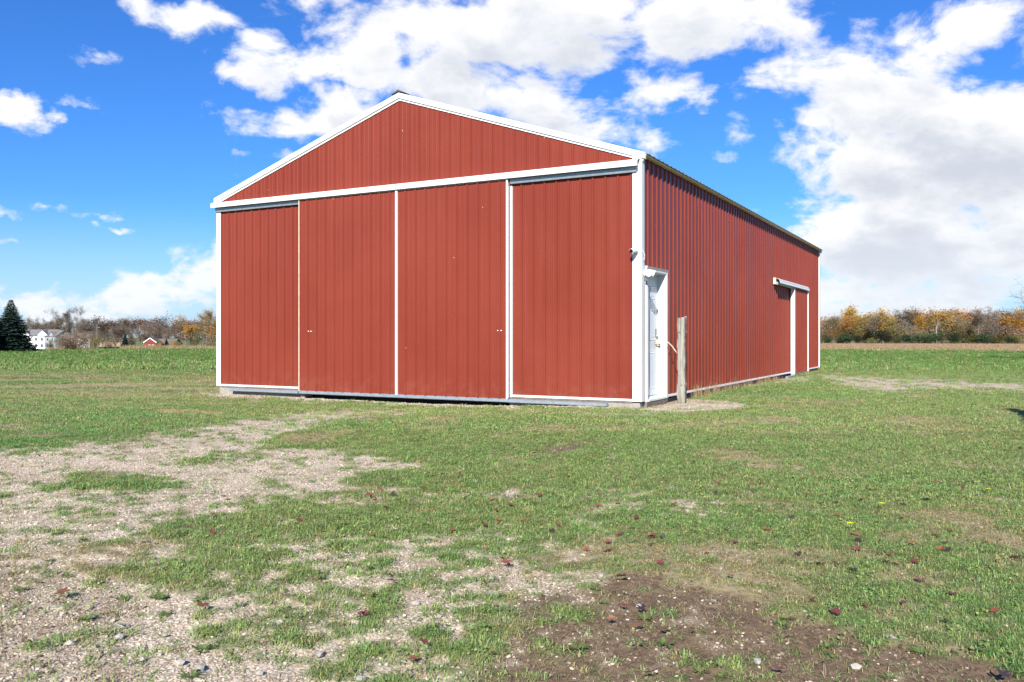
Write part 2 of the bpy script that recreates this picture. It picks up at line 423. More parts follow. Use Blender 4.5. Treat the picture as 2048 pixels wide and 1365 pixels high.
STRAW = [([(290, 821), (335, 814), (380, 818), (330, 826)], 1.0), ([(390, 820), (430, 816), (450, 820), (410, 828)], 1.0), ([(200, 807), (240, 803), (250, 808), (210, 811)], .7)]
ISLES = [([(60, 975), (150, 947), (250, 948), (400, 952), (390, 972), (200, 975)], .85), ([(380, 915), (470, 902), (540, 908), (470, 925), (390, 930)], .5),
         ([(0, 985), (30, 984), (20, 998), (0, 998)], .9), ([(560, 870), (700, 850), (820, 850), (760, 885), (640, 892)], .6)]
def masks(x, y):
    x = np.asarray(x, float); y = np.asarray(y, float)
    d = np.maximum(y, .6)
    wx = x + (fbm(x * 1.3, y * 1.3, 4, 21) - .5) * .7; wy = y + (fbm(x * 1.3, y * 1.3, 4, 33) - .5) * .9
    wd = np.maximum(wy, .6)
    px = 1024 + F_PX * wx / wd; py = Y0 + F_PX * CAM_H / wd
    front = (y > 1.2) & (y < 60)
    def field(lst, soft):
        out = np.zeros(x.shape)
        for pts, st in lst:
            out = np.maximum(out, st * sstep(poly_sdf(px, py, pts), soft, -soft))
        return np.where(front, out, 0)
    gravel = field(GRAVEL, 45); dirt = field(DIRT, 50); straw = field(STRAW, 14); isle = field(ISLES, 25)
    near_soft = sstep(y, 1.3, .6) * 0
    patch = fbm(x * 2.6, y * 2.6, 5, 3, .6); fine = fbm(x * 9, y * 9, 4, 8, .6)
    gravel = np.clip(gravel - isle * 1.1, 0, 1)
    lx, ly = barn_local(x, y)                     # gravel skirt along the foundation and in front of the walk door
    skirt = sstep(ly, -.75, -.30) * sstep(ly, .6, .2) * sstep(lx, -10.4, -9.9) * sstep(lx, .7, .2) * .80
    skirt = np.maximum(skirt, 1.0 * sstep(np.hypot((lx - .55) / .95, (ly - .9) / 1.35), 1.15, .75))
    skirt = np.maximum(skirt, .8 * sstep(np.hypot((lx - .5) / .55, (ly - 10.6) / 2.2), 1.2, .7))
    gravel = np.maximum(gravel, skirt)
    g = sstep(gravel + (patch - .5) * 1.2 + (fine - .5) * 1.6, .22, .88)
    t = sstep(dirt + (patch - .5) * 1.1 + (fine - .5) * 1.6, .26, .95)
    bd = barn_dist(x, y)
    t = np.maximum(t, sstep(bd, .22, .05))
    # thin, worn lawn elsewhere
    worn = fbm(x * .9, y * .9, 5, 41, .6)
    dry = sstep(worn + (fine - .5) * .5, .55, .82)
    rr = np.hypot(x, y)
    dry = dry * sstep(rr, 40, 12)
    band = np.exp(-((y - 22) / 5.5) ** 2) * sstep(x, -2, -6)           # drier strip where mown lawn meets the hay field
    dry = np.maximum(dry, band * sstep(fbm(x * .5, y * 1.4, 4, 77), .30, .62))
    dry = np.maximum(dry, straw)
    grass = np.clip(1 - np.maximum(g, t) , 0, 1)
    return grass, g, np.clip(t * (1 - g * .6), 0, 1), dry, straw

def ring_ground():
    rads = np.concatenate([np.array([.05, .8, 1.6]), np.geomspace(2.1, 32, 330), np.geomspace(33, 5000, 110)])
    a0 = np.linspace(-R(40), R(40), 400); a1 = np.linspace(R(40), R(320), 40)[1:-1]
    ang = np.concatenate([a0, a1]); nr, na = len(rads), len(ang)
    X = (rads[:, None] * np.sin(ang)[None]).ravel(); Y = (rads[:, None] * np.cos(ang)[None]).ravel()
    Z = ground_z(X, Y)
    gr, gv, dt, dry, st = masks(X, Y)
    # the barn stands on its own pad; bare ground lies a little lower than the turf
    Z = Z - .018 * np.maximum(gv, dt) * sstep(np.hypot(X, Y), 60, 20)
    i = np.arange((nr - 1) * na); r_, c_ = i // na, i % na
    q = np.stack([r_ * na + c_, (r_ + 1) * na + c_, (r_ + 1) * na + (c_ + 1) % na, r_ * na + (c_ + 1) % na], 1)
    me = bpy.data.meshes.new('ground')
    me.vertices.add(nr * na); me.vertices.foreach_set('co', np.stack([X, Y, Z], 1).ravel().astype(np.float32))
    me.loops.add(q.size); me.loops.foreach_set('vertex_index', q.ravel().astype(np.int32))
    me.polygons.add(len(q)); me.polygons.foreach_set('loop_start', (np.arange(len(q)) * 4).astype(np.int32))
    try: me.polygons.foreach_set('loop_total', np.full(len(q), 4, np.int32))
    except Exception: pass
    me.update(calc_edges=True); me.validate()
    me.polygons.foreach_set('use_smooth', [True] * len(me.polygons))
    at_ = me.attributes.new('cover', 'FLOAT_COLOR', 'POINT')
    at_.data.foreach_set('color', np.stack([gr, gv, dt, np.ones_like(gr)], 1).ravel().astype(np.float32))
    az = np.arctan2(X, Y); rr = np.hypot(X, Y)
    stub = sstep(rr + (fbm(X * .08, Y * .08, 3, 2) - .5) * 6, 73, 77) * sstep(az, .02, .06) * sstep(rr, 420, 360)
    at2 = me.attributes.new('field', 'FLOAT_COLOR', 'POINT')
    at2.data.foreach_set('color', np.stack([dry, stub, st, np.ones_like(gr)], 1).ravel().astype(np.float32))
    m, N, b = mat('ground_cover')
    def attr(n):
        a = N.n.new('ShaderNodeAttribute'); a.attribute_name = n
        s = N.n.new('ShaderNodeSeparateColor'); N.l.new(a.outputs['Color'], s.inputs[0]); return s.outputs
    cg, cgv, cd = attr('cover')[:3]; fd, fs, fst = attr('field')[:3]
    P = N.node('ShaderNodeNewGeometry', out='Position')
    nA = N.noise(P, 3.0, 5, .6); nB = N.noise(P, 38, 4, .65); nC = N.noise(P, .22, 5, .6)
    # turf: thatch and green between the blades
    turf = N.mix(N.smooth(nB, .35, .65), (.060, .085, .024), (.15, .17, .065))
    turf = N.mix(N.smooth(nA, .4, .7, 0, .5), turf, (.26, .215, .12))
    turf = N.mix(N.m('MULTIPLY', fd, .7), turf, (.36, .285, .175))
    fieldc = N.mix(N.smooth(nC, .35, .65), (.085, .150, .035), (.125, .185, .052))
    rad = N.v('LENGTH', P, out=1)
    turf = N.mix(N.smooth(rad, 25.0, 60.0, 0, .8), turf, fieldc)
    vor = N.n.new('ShaderNodeTexVoronoi'); N.l.new(P, vor.inputs['Vector']); vor.inputs['Scale'].default_value = 95
    vs = N.node('ShaderNodeSeparateColor', {0: vor.outputs['Color']})
    grav = N.mix(vs, (.26, .20, .14), (.72, .62, .495))
    grav = N.mix(N.smooth(nA, .35, .7, 0, .55), grav, (.29, .215, .145))
    grav = N.mix(N.smooth(nB, .55, .8, 0, .4), grav, (.18, .13, .088))
    soil = N.mix(N.smooth(nB, .3, .7), (.095, .062, .039), (.19, .13, .084))
    soil = N.mix(N.smooth(nA, .45, .75, 0, .5), soil, (.24, .175, .115))
    c = N.mix(cgv, turf, grav); c = N.mix(cd, c, soil)
    c = N.mix(fst, c, (.50, .37, .19))
    ns = N.noise(N.v('MULTIPLY', P, (1, .35, 1)), 1.3, 5, .7)
    stubc = N.mix(N.smooth(ns, .35, .65), (.17, .095, .062), (.40, .28, .18))
    c = N.mix(fs, c, stubc)
    setp(N, b, Base_Color=c, Roughness=.95, Specular_IOR_Level=.1)
    hh = N.m('ADD', N.m('MULTIPLY', vor.outputs['Distance'], N.m('MULTIPLY', cgv, -.9)), N.m('MULTIPLY', nB, 1.0))
    bump(N, b, hh, .4, .012)
    me.materials.append(m)
    o = bpy.data.objects.new('ground', me); COL.objects.link(o); tag(o, kind='structure')
    return o
ring_ground()

# ------------------------------------------------------------------ the red pole barn
TB = .095                       # bottom of the steel above the ground
barn = empty('pole_barn', (C0[0], C0[1], 0), -TH)
tag(barn, 'large red ribbed steel pole barn with white trim and tall sliding doors', 'barn')
PITCH = .2286
EAVE = TB + 4.08; SLOPE = .3327
def rib_profile(a0, a1, phase=0.0):
    """breakpoints (position, height) of ribbed steel between a0 and a1"""
    pts = {round(a0, 5), round(a1, 5)}; k0 = int(math.floor((a0 - phase) / PITCH)) - 1; k1 = int(math.ceil((a1 - phase) / PITCH)) + 1
    def hgt(a):
        q = (a - phase) / PITCH; q = (q - math.floor(q + .5)) * PITCH; aq = abs(q)
        if aq <= .0125: return .022
        if aq <= .0265: return .022 * (.0265 - aq) / (.014)
        for mc in (.066, .1143):
            e = abs(aq - mc)
            if mc == .1143: continue
            if e <= .004: return .004
            if e <= .010: return .004 * (.010 - e) / .006
        return 0.0
    for k in range(k0, k1 + 1):
        for off in (-.076, -.070, -.062, -.056, -.0265, -.0125, .0125, .0265, .056, .062, .070, .076):
            a = k * PITCH + phase + off
            if a0 < a < a1: pts.add(round(a, 5))
    return [(a, hgt(a)) for a in sorted(pts)]
def front_sheet(a0, a1, zb, zt, off, name, parent, phase=0.0):
    """sheet on a plane facing -y (local): x from a0 to a1, ribs stand towards -y"""
    mb = MB(); pr = rib_profile(a0, a1, phase)
    zt_ = zt if callable(zt) else (lambda a: zt)
    for (a, h), (b, k) in zip(pr[:-1], pr[1:]):
        mb.quad((a, -off - h, zb), (b, -off - k, zb), (b, -off - k, zt_(b)), (a, -off - h, zt_(a)))
    return weld(mb.obj(name, M['red'], parent, recalc=False))
def weld(o):
    bm = bmesh.new(); bm.from_mesh(o.data); bmesh.ops.remove_doubles(bm, verts=bm.verts, dist=1e-5); bm.to_mesh(o.data); bm.free(); return o
def side_sheet_mesh(length, zb, zt, phase=0.0):
    """sheet facing +x: runs along +y from 0"""
    mb = MB(); pr = rib_profile(0, length, phase)
    for (a, h), (b, k) in zip(pr[:-1], pr[1:]):
        mb.quad((h, a, zb), (k, b, zb), (k, b, zt), (h, a, zt))
    me = mb.mesh('wall_panel', M['red'], recalc=False)
    bm = bmesh.new(); bm.from_mesh(me); bmesh.ops.remove_doubles(bm, verts=bm.verts, dist=1e-5); bm.to_mesh(me); bm.free()
    return me
roof_z = lambda x: EAVE + .02 + SLOPE * (W_B / 2 - abs(x + W_B / 2))

def build_barn():
    SH = PITCH * 4
    HOOD_B, HOOD_T = TB + 3.875, TB + 3.985
    # --- front: gable sheets above the door hood
    a = -W_B + .06
    n = 0
    edges = [-W_B + .06]
    while edges[-1] + SH < -.03: edges.append(edges[-1] + SH)
    edges.append(-.03)
    for e0, e1 in zip(edges[:-1], edges[1:]):
        zt = lambda x: max(HOOD_T - .04, roof_z(x) - .005)
        mid = -W_B / 2
        if e0 < mid < e1:      # the sheet under the ridge
            front_sheet_ridge(e0, e1, HOOD_T - .06, mid)
        else: front_sheet(e0, e1, HOOD_T - .06, zt, 0, 'wall_panel', barn, edges[0])
    # --- front: fixed sheets either side of the doors
    for x0, x1 in ((-W_B + .09, -7.30), (-2.46, -.13)):
        e = [x0]
        while e[-1] + SH < x1 - .05: e.append(e[-1] + SH)
        e.append(x1)
        for e0, e1 in zip(e[:-1], e[1:]): front_sheet(e0, e1, TB + .03, HOOD_B + .06, 0, 'wall_panel', barn, x0)
    # --- base trim under the fixed sheets, corner trims, foundation
    for x0, x1 in ((-W_B + .101, -7.34), (-2.45, -.141)):
        MB().prism([(-.030, TB - .002), (-.030, TB + .012), (-.026, TB + .036), (.01, TB + .036), (.01, TB - .004)], 0, x0, x1).obj('base_trim', M['white'], barn)
        MB().box(x0, x1, -.012, .02, TB - .030, TB - .007).obj('skirt_board', M['sillwood'], barn)
    for sx in (-W_B, 0):
        s = 1 if sx == 0 else -1
        mb = MB()
        # folded L of white steel round the corner
        o1 = sx + s * .026; i1 = sx - s * (.140 if s > 0 else .100)
        pts = [(i1, .0), (i1, -.034), (o1, -.034), (o1, .096), (sx, .096), (sx, .0)]
        mb.prism(pts, 2, TB - .006, EAVE - .02)
        mb.obj('corner_trim', M['white'], barn, bevel=.003)
    for sx in (-W_B, 0):
        s = 1 if sx == 0 else -1
        pts = [(sx - s * .12, L_B), (sx - s * .12, L_B + .03), (sx + s * .034, L_B + .03), (sx + s * .034, L_B - .09), (sx, L_B - .09), (sx, L_B)]
        MB().prism(pts, 2, TB - .004, EAVE - .02).obj('corner_trim', M['white'], barn)
    MB().box(-W_B + .03, -7.28, .0, .25, -.25, TB - .03).obj('foundation', M['concrete'], barn, bevel=.01)
    MB().box(-2.48, -.02, .0, .25, -.25, TB - .03).obj('foundation', M['concrete'], barn, bevel=.01)
    MB().box(-.27, -.02, .255, L_B - .05, -.25, TB - .04).obj('foundation', M['sillwood'], barn)
    MB().box(-W_B + .02, -W_B + .27, .255, L_B - .05, -.25, TB - .04).obj('foundation', M['sillwood'], barn)
    MB().box(-W_B + .28, -.28, L_B - .3, L_B - .03, -.25, TB - .04).obj('foundation', M['concrete'], barn)
    MB().box(-W_B + .3, -.3, .3, L_B - .32, -.2, .012).obj('slab', M['dark'], barn)
    # --- door hood (white cover of the track) and the galvanized track under it
    hood = MB().prism([(-.165, HOOD_B), (-.172, HOOD_B + .075), (-.150, HOOD_T - .004), (-.002, HOOD_T + .03), (-.002, HOOD_T + .024), (-.146, HOOD_T - .012), (-.164, HOOD_B + .073), (-.158, HOOD_B)], 0, -W_B - .06, -.005).obj('track_hood', M['white'], barn)
    tr = MB()
    tr.prism([(-.066, HOOD_B - .085), (-.074, HOOD_B - .06), (-.074, HOOD_B + .03), (-.02, HOOD_B + .03), (-.02, HOOD_B - .02), (-.030, HOOD_B - .03), (-.030, HOOD_B - .085)], 0, -W_B - .02, -7.34)
    tr.obj('door_track', M['galv'], barn)
    MB().prism([(-.066, HOOD_B - .085), (-.074, HOOD_B - .06), (-.074, HOOD_B + .03), (-.02, HOOD_B + .03), (-.02, HOOD_B - .02), (-.030, HOOD_B - .03), (-.030, HOOD_B - .085)], 0, -2.43, -.06).obj('door_track', M['galv'], barn)
    # --- the two sliding door leaves
    for x0, x1, tl, trr in ((-7.33, -4.905, .018, .0), (-4.903, -2.452, .050, .030)):
        zb, zt = TB - .035, HOOD_B + .03
        leaf = MB().box(x0 + .004, x1 - .004, -.098, -.048, zb + .01, zt).obj('sliding_door', M['white'], barn)
        e = [x0 + tl]
        while e[-1] + SH < x1 - trr - .05: e.append(e[-1] + SH)
        e.append(x1 - trr)
        for e0, e1 in zip(e[:-1], e[1:]): front_sheet(e0, e1, zb, zt - .045, .101, 'door_panel', leaf, x0)
        for t0, t1 in ((x0, x0 + tl), (x1 - trr, x1)):
            if t1 - t0 > .01: MB().box(t0, t1, -.126, -.0985, zb - .005, zt - .03).obj('edge_trim', M['creamwood_and_bounce'] if t0 < -7 else M['white'], leaf, bevel=.003)
        rail = MB().prism([(-.108, zb - .062), (-.118, zb - .050), (-.118, zb - .006), (-.104, zb + .004), (-.05, zb + .004), (-.05, zb - .062)], 0, x0 + .002, x1 - .002).obj('bottom_rail', M['galv'], leaf)
        hx = x0 + .26 if x0 < -6 else x1 - .20
        for k in range(2):
            MB().tube([(hx + k * .07, -.125, TB + 1.18), (hx + k * .07, -.100, TB + 1.18)], .010, 8).obj('handle_bolt', M['plastic'], leaf)
    MB().box(-2.449, -2.405, -.036, .0, TB - .01, HOOD_B - .12).obj('door_jamb_trim', M['white'], barn, bevel=.003)
    # bottom guide rails lying in front of the foundation
    for x0, x1 in ((-9.28, -7.345), (-2.44, -.56)):
        MB().prism([(-.130, TB - .098), (-.140, TB - .088), (-.140, TB - .052), (-.120, TB - .040), (-.05, TB - .040), (-.05, TB - .098)], 0, x0, x1).obj('guide_rail', M['galv'], barn)
    # --- right side wall
    zb, zt = TB + .02, EAVE + .01
    DY0, DY1, DZ = .262, 1.205, TB + 2.165           # opening of the walk door
    full = side_sheet_mesh(SH, zb, zt)
    y = 0.0962; segs = []
    first = True
    y = DY1 + .02
    while y < L_B - .0925:
        l = min(SH, L_B - .091 - y)
        me = full if abs(l - SH) < 1e-4 else side_sheet_mesh(l, zb, zt)
        place(me, 'wall_panel', barn, (0, y, 0)); y += l
    place(side_sheet_mesh(DY0 - .018 - .0965, zb, zt, (DY1 + .02 - .0965) % PITCH), 'wall_panel', barn, (0, .0965, 0))
    me = side_sheet_mesh(DY1 - DY0 + .038, DZ + .02, zt, (DY1 - DY0 + .038) % PITCH); place(me, 'wall_panel', barn, (0, DY0 - .018, 0))
    # other long side and back, the same sheets
    y = .0965
    while y < L_B - .0925:
        l = min(SH, L_B - .091 - y); me = full if abs(l - SH) < 1e-4 else side_sheet_mesh(l, zb, zt)
        place(me, 'wall_panel', barn, (-W_B, y + l, 0), (0, 0, math.pi)); y += l
    x = -W_B + .06
    while x < -.05:
        x1 = min(x + SH, -.03); mid = -W_B / 2
        mb = MB(); pr = rib_profile(x, x1, -W_B)
        if x < mid < x1: pr = sorted(pr + [(mid, 0)])
        for (a, h), (b, k) in zip(pr[:-1], pr[1:]):
            mb.quad((b, L_B + k, zb), (a, L_B + h, zb), (a, L_B + h, roof_z(a) - .005), (b, L_B + k, roof_z(b) - .005))
        mb.obj('wall_panel', M['red'], barn, recalc=False); x = x1
    # base trim along the side
    for y0, y1 in ((DY1 + .09, L_B - .095),):
        MB().prism([(-.01, TB + .038), (.024, TB + .038), (.034, TB + .012), (.034, TB - .004), (-.01, TB - .004)], 1, y0, y1).obj('base_trim', M['white'], barn)
    # --- walk door in its deep frame
    dr = MB().box(-.175, -.132, DY0 + .012, DY1 - .012, TB + .045, DZ - .022).obj('entry_door', M['door'], barn)
    dw = DY1 - DY0 - .024
    for c in (0, 1):
        for (h0, h1) in ((.16, .80), (1.0, 1.55), (1.72, 1.96)):
            ya = DY0 + .012 + dw * (.13 + .42 * c); yb = ya + dw * .32
            mb = MB()                                     # raised panel with a sunk moulding round it
            for (i0, i1, x0, x1) in ((0, .016, -.131, -.124), (.016, .034, -.124, -.1305), (.034, .06, -.1305, -.126)):
                A = [(ya + i0, TB + h0 + i0), (yb - i0, TB + h0 + i0), (yb - i0, TB + h1 - i0), (ya + i0, TB + h1 - i0)]
                B = [(ya + i1, TB + h0 + i1), (yb - i1, TB + h0 + i1), (yb - i1, TB + h1 - i1), (ya + i1, TB + h1 - i1)]
                for k in range(4):
                    k2 = (k + 1) % 4
                    mb.quad((x0, *A[k]), (x0, *A[k2]), (x1, *B[k2]), (x1, *B[k]))
            mb.poly([(-.126, *p) for p in B]); mb.obj('door_panel', M['door'], dr, recalc=False)
    kz = TB + .945; ky = DY1 - .085
    kn = MB(); prof = [(-.131, .034), (-.123, .034), (-.121, .014), (-.085, .012), (-.080, .026), (-.066, .031), (-.052, .027), (-.047, .010)]
    kn.tube([(p[0], ky, kz) for p in prof], [p[1] for p in prof], 14).obj('door_knob', M['brass'], dr, smooth=True)
    lk = MB().box(-.131, -.105, ky - .035, ky + .035, kz + .12, kz + .27).obj('keypad_lock', M['nickel'], dr, bevel=.008)
    for r_ in range(4):
        for c in range(2):
            MB().tube([(-.1055, ky - .014 + c * .028, kz + .165 + r_ * .024), (-.100, ky - .014 + c * .028, kz + .165 + r_ * .024)], .008, 8).obj('key', M['plastic'], lk)
    MB().tube([(-.106, ky, kz + .138), (-.092, ky, kz + .138)], .016, 10).obj('cylinder', M['nickel'], lk)
    fr = MB().box(-.19, .030, DY0 - .012, DY0, TB - .02, DZ).box(-.19, .030, DY1, DY1 + .012, TB - .02, DZ).box(-.19, .030, DY0 - .012, DY1 + .012, DZ + .0005, DZ + .014)
    frame = fr.obj('door_frame', M['white'], barn)
    for y0, y1 in ((DY0 - .075, DY0 - .0125), (DY1 + .0125, DY1 + .082)):
        MB().prism([(.0, y0), (.034, y0), (.040, y0 + .012), (.034, y1 - .015), (.036, y1), (0, y1)], 2, TB - .02, DZ + .012).obj('casing', M['white'], frame)
    MB().prism([(.0, DZ + .0145), (.036, DZ + .0145), (.034, DZ + .045), (.040, DZ + .055), (.052, DZ + .085), (.0, DZ + .095)], 1, DY0 - .085, DY1 + .092).obj('head_casing', M['white'], frame)
    MB().box(-.133, -.120, DY0 + .0005, DY0 + .014, TB + .03, DZ - .002).box(-.133, -.120, DY1 - .014, DY1 - .0005, TB + .03, DZ - .002).box(-.133, -.120, DY0 + .0145, DY1 - .0145, DZ - .020, DZ - .002).obj('door_stop', M['white'], frame)
    MB().prism([(-.185, TB + .035), (-.12, TB + .035), (.045, TB + .012), (.045, TB - .018), (-.185, TB - .018)], 1, DY0 + .001, DY1 - .001).obj('threshold', M['white'], frame)
    MB().box(-.02, .035, DY0 - .08, DY1 + .085, -.06, TB - .022).obj('sill_board', M['sillwood'], barn)
    # --- small sliding door on the side: hood, track, leaf
    hz = TB + 2.50
    hd = MB()
    n = 10; prof = [(.20, hz + .015)] + [(.20 - .06 * (k / n), hz + .03 + .11 * math.sin(k / n * 1.4)) for k in range(n + 1)] + [(.02, hz + .17)]
    for (p, q) in zip(prof[:-1], prof[1:]): hd.quad((p[0], 10.34, p[1]), (p[0], 14.93, p[1]), (q[0], 14.93, q[1]), (q[0], 10.34, q[1]))
    ho = hd.obj('track_hood', M['white'], barn); sm = ho.modifiers.new('solid', 'SOLIDIFY'); sm.thickness = .006
    MB().box(.021, .085, 10.28, 10.338, hz - .01, hz + .165).obj('hood_end_block', M['creamwood_and_bounce'], barn)
    MB().box(.021, .06, 10.34, 14.9, hz + .01, hz + .13).obj('track_board', M['creamwood_and_bounce'], barn)
    MB().prism([(.07, hz - .02), (.12, hz - .02), (.135, hz + .02), (.11, hz + .06), (.07, hz + .06)], 1, 10.36, 14.9).obj('door_track', M['galv'], barn)
    lf = MB().box(.045, .135, 12.60, 14.90, TB - .02, hz + .02).obj('sliding_door', M['white'], barn)
    e = 12.66
    while e < 14.86:
        l = min(SH, 14.862 - e); place(side_sheet_mesh(l, TB - .01, hz + .01), 'door_panel', lf, (.138, e, 0)); e += l
    for y0, y1 in ((12.585, 12.658), (14.866, 14.915)): MB().box(.1355, .166, y0, y1, TB - .025, hz - .0).obj('edge_trim', M['white'], lf, bevel=.004)
    MB().prism([(.05, TB - .075), (.15, TB - .075), (.162, TB - .06), (.162, TB - .03), (.05, TB - .022)], 1, 12.6, 14.9).obj('bottom_rail', M['galv'], lf)
    MB().box(.10, .165, 11.55, 12.58, TB - .105, TB - .055).obj('guide_rail', M['galv'], barn)
    # --- roof
    nseg = int(round((L_B + .06) / SH)); y0 = -.03; wdt = (L_B + .06) / nseg
    hw = W_B / 2 + .13; cosr = 1 / math.hypot(1, SLOPE)
    mb = MB(); pr = rib_profile(0, wdt, PITCH / 2)
    for (a, h), (b, k) in zip(pr[:-1], pr[1:]):
        mb.quad((-W_B / 2, a, EAVE + .03 + SLOPE * W_B / 2 + h), (hw - W_B / 2, a, EAVE + .03 - SLOPE * .13 + h), (hw - W_B / 2, b, EAVE + .03 - SLOPE * .13 + k), (-W_B / 2, b, EAVE + .03 + SLOPE * W_B / 2 + k))
    rp = mb.mesh('roof_panel', M['roof'], recalc=False)
    for k in range(nseg):
        place(rp, 'roof_panel', barn, (0, y0 + k * wdt, 0))
        place(rp, 'roof_panel', barn, (-W_B, y0 + (k + 1) * wdt, 0), (0, 0, math.pi))
    zr = EAVE + .075 + SLOPE * W_B / 2
    MB().prism([(-W_B / 2 - .16, zr - .16 * SLOPE), (-W_B / 2 - .03, zr + .012), (-W_B / 2, zr + .03), (-W_B / 2 + .03, zr + .012), (-W_B / 2 + .16, zr - .16 * SLOPE), (-W_B / 2, zr - .005)], 1, -.075, L_B + .05).obj('ridge_cap', M['roof'], barn)
    # eave trim along both long sides: reflected grass light painted in as cream
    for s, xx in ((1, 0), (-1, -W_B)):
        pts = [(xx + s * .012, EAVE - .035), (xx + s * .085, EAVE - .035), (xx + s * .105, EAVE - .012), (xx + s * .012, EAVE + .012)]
        MB().prism(pts, 1, -.028, L_B + .028).obj('eave_trim', M['creamwood_and_bounce'], barn)
    # rake trim: white, up both slopes, front and back
    for yf, yb_ in ((-.052, -.001), (L_B + .052, L_B + .001)):
        for s in (1, -1):
            xe = -W_B / 2 + s * (W_B / 2 + .088); xm = -W_B / 2
            ze = EAVE + .03 - SLOPE * .085; zm = EAVE + .03 + SLOPE * W_B / 2
            mb = MB()
            prof = [(yf * 1.0, -.082), (yf, .018), (yb_, .024), (yb_, -.090), (yf * .6 + yb_ * .4, -.090)] if yf < 0 else [(yf, -.105), (yf, .022), (yb_, .03), (yb_, -.118)]
            nP = len(prof)
            mb.v += [(xe, p[0], ze + p[1]) for p in prof] + [(xm, p[0], zm + p[1]) for p in prof]
            mb.f += [tuple(range(nP))] + [tuple(range(nP, 2 * nP))] + [(k, (k + 1) % nP, nP + (k + 1) % nP, nP + k) for k in range(nP)]
            mb.obj('rake_trim', M['white'], barn)
            if yf < 0:   # lower lip, a second fold nearer the wall
                mb = MB(); prof = [(-.024, -.124), (-.024, -.092), (-.004, -.092), (-.004, -.124)]
                mb.v += [(xe - s * .04, p[0], ze + s * 0 + p[1] + SLOPE * .04) for p in prof] + [(xm, p[0], zm + p[1]) for p in prof]
                mb.f += [(0, 1, 2, 3), (4, 5, 6, 7)] + [(k, (k + 1) % 4, 4 + (k + 1) % 4, 4 + k) for k in range(4)]
                mb.obj('rake_trim', M['white'], barn)
    # screws along the girts
    mb = MB()
    for zz in (TB + .10, TB + .93, TB + 1.72, TB + 2.55, TB + 3.38):
        y = DY1 + .02 + .045
        while y < L_B - .12:
            if not (12.5 < y < 15 and zz < hz + .1) and not (y < DY1): mb.box(.0, .006, y - .006, y + .006, zz - .006, zz + .006)
            y += PITCH
        for x0, x1, o in ((-W_B + .14, -7.32, 0), (-7.29, -4.92, .101), (-4.83, -2.50, .101), (-2.46, -.16, 0)):
            x = x0 + .11
            while x < x1:
                dz = (hash((round(x, 2), zz)) % 7 - 3) * .002
                mb.box(x - .006, x + .006, -o - .006, -o, zz + dz - .006, zz + dz + .006); x += PITCH
    for zz in (TB + 4.6, TB + 5.2):
        x = -W_B + .2
        while x < -.1:
            if roof_z(x) > zz + .15: mb.box(x - .006, x + .006, -.006, 0, zz - .006, zz + .006)
            x += PITCH
    tag(mb.obj('screws', M['screw'], barn), kind='stuff')
def front_sheet_ridge(e0, e1, zb, mid):
    mb = MB(); pr0 = rib_profile(e0, e1, -W_B + .06); pr = sorted(set(pr0 + [(mid, float(np.interp(mid, [p[0] for p in pr0], [p[1] for p in pr0])))]))
    for (a, h), (b, k) in zip(pr[:-1], pr[1:]):
        mb.quad((a, -h, zb), (b, -k, zb), (b, -k, roof_z(b) - .005), (a, -h, roof_z(a) - .005))
    return weld(mb.obj('wall_panel', M['red'], barn, recalc=False))
build_barn()

def bw(x, y, z):            # barn local -> world
    p = C0 + SD * y - LD * x
    return Vector((p[0], p[1], z))

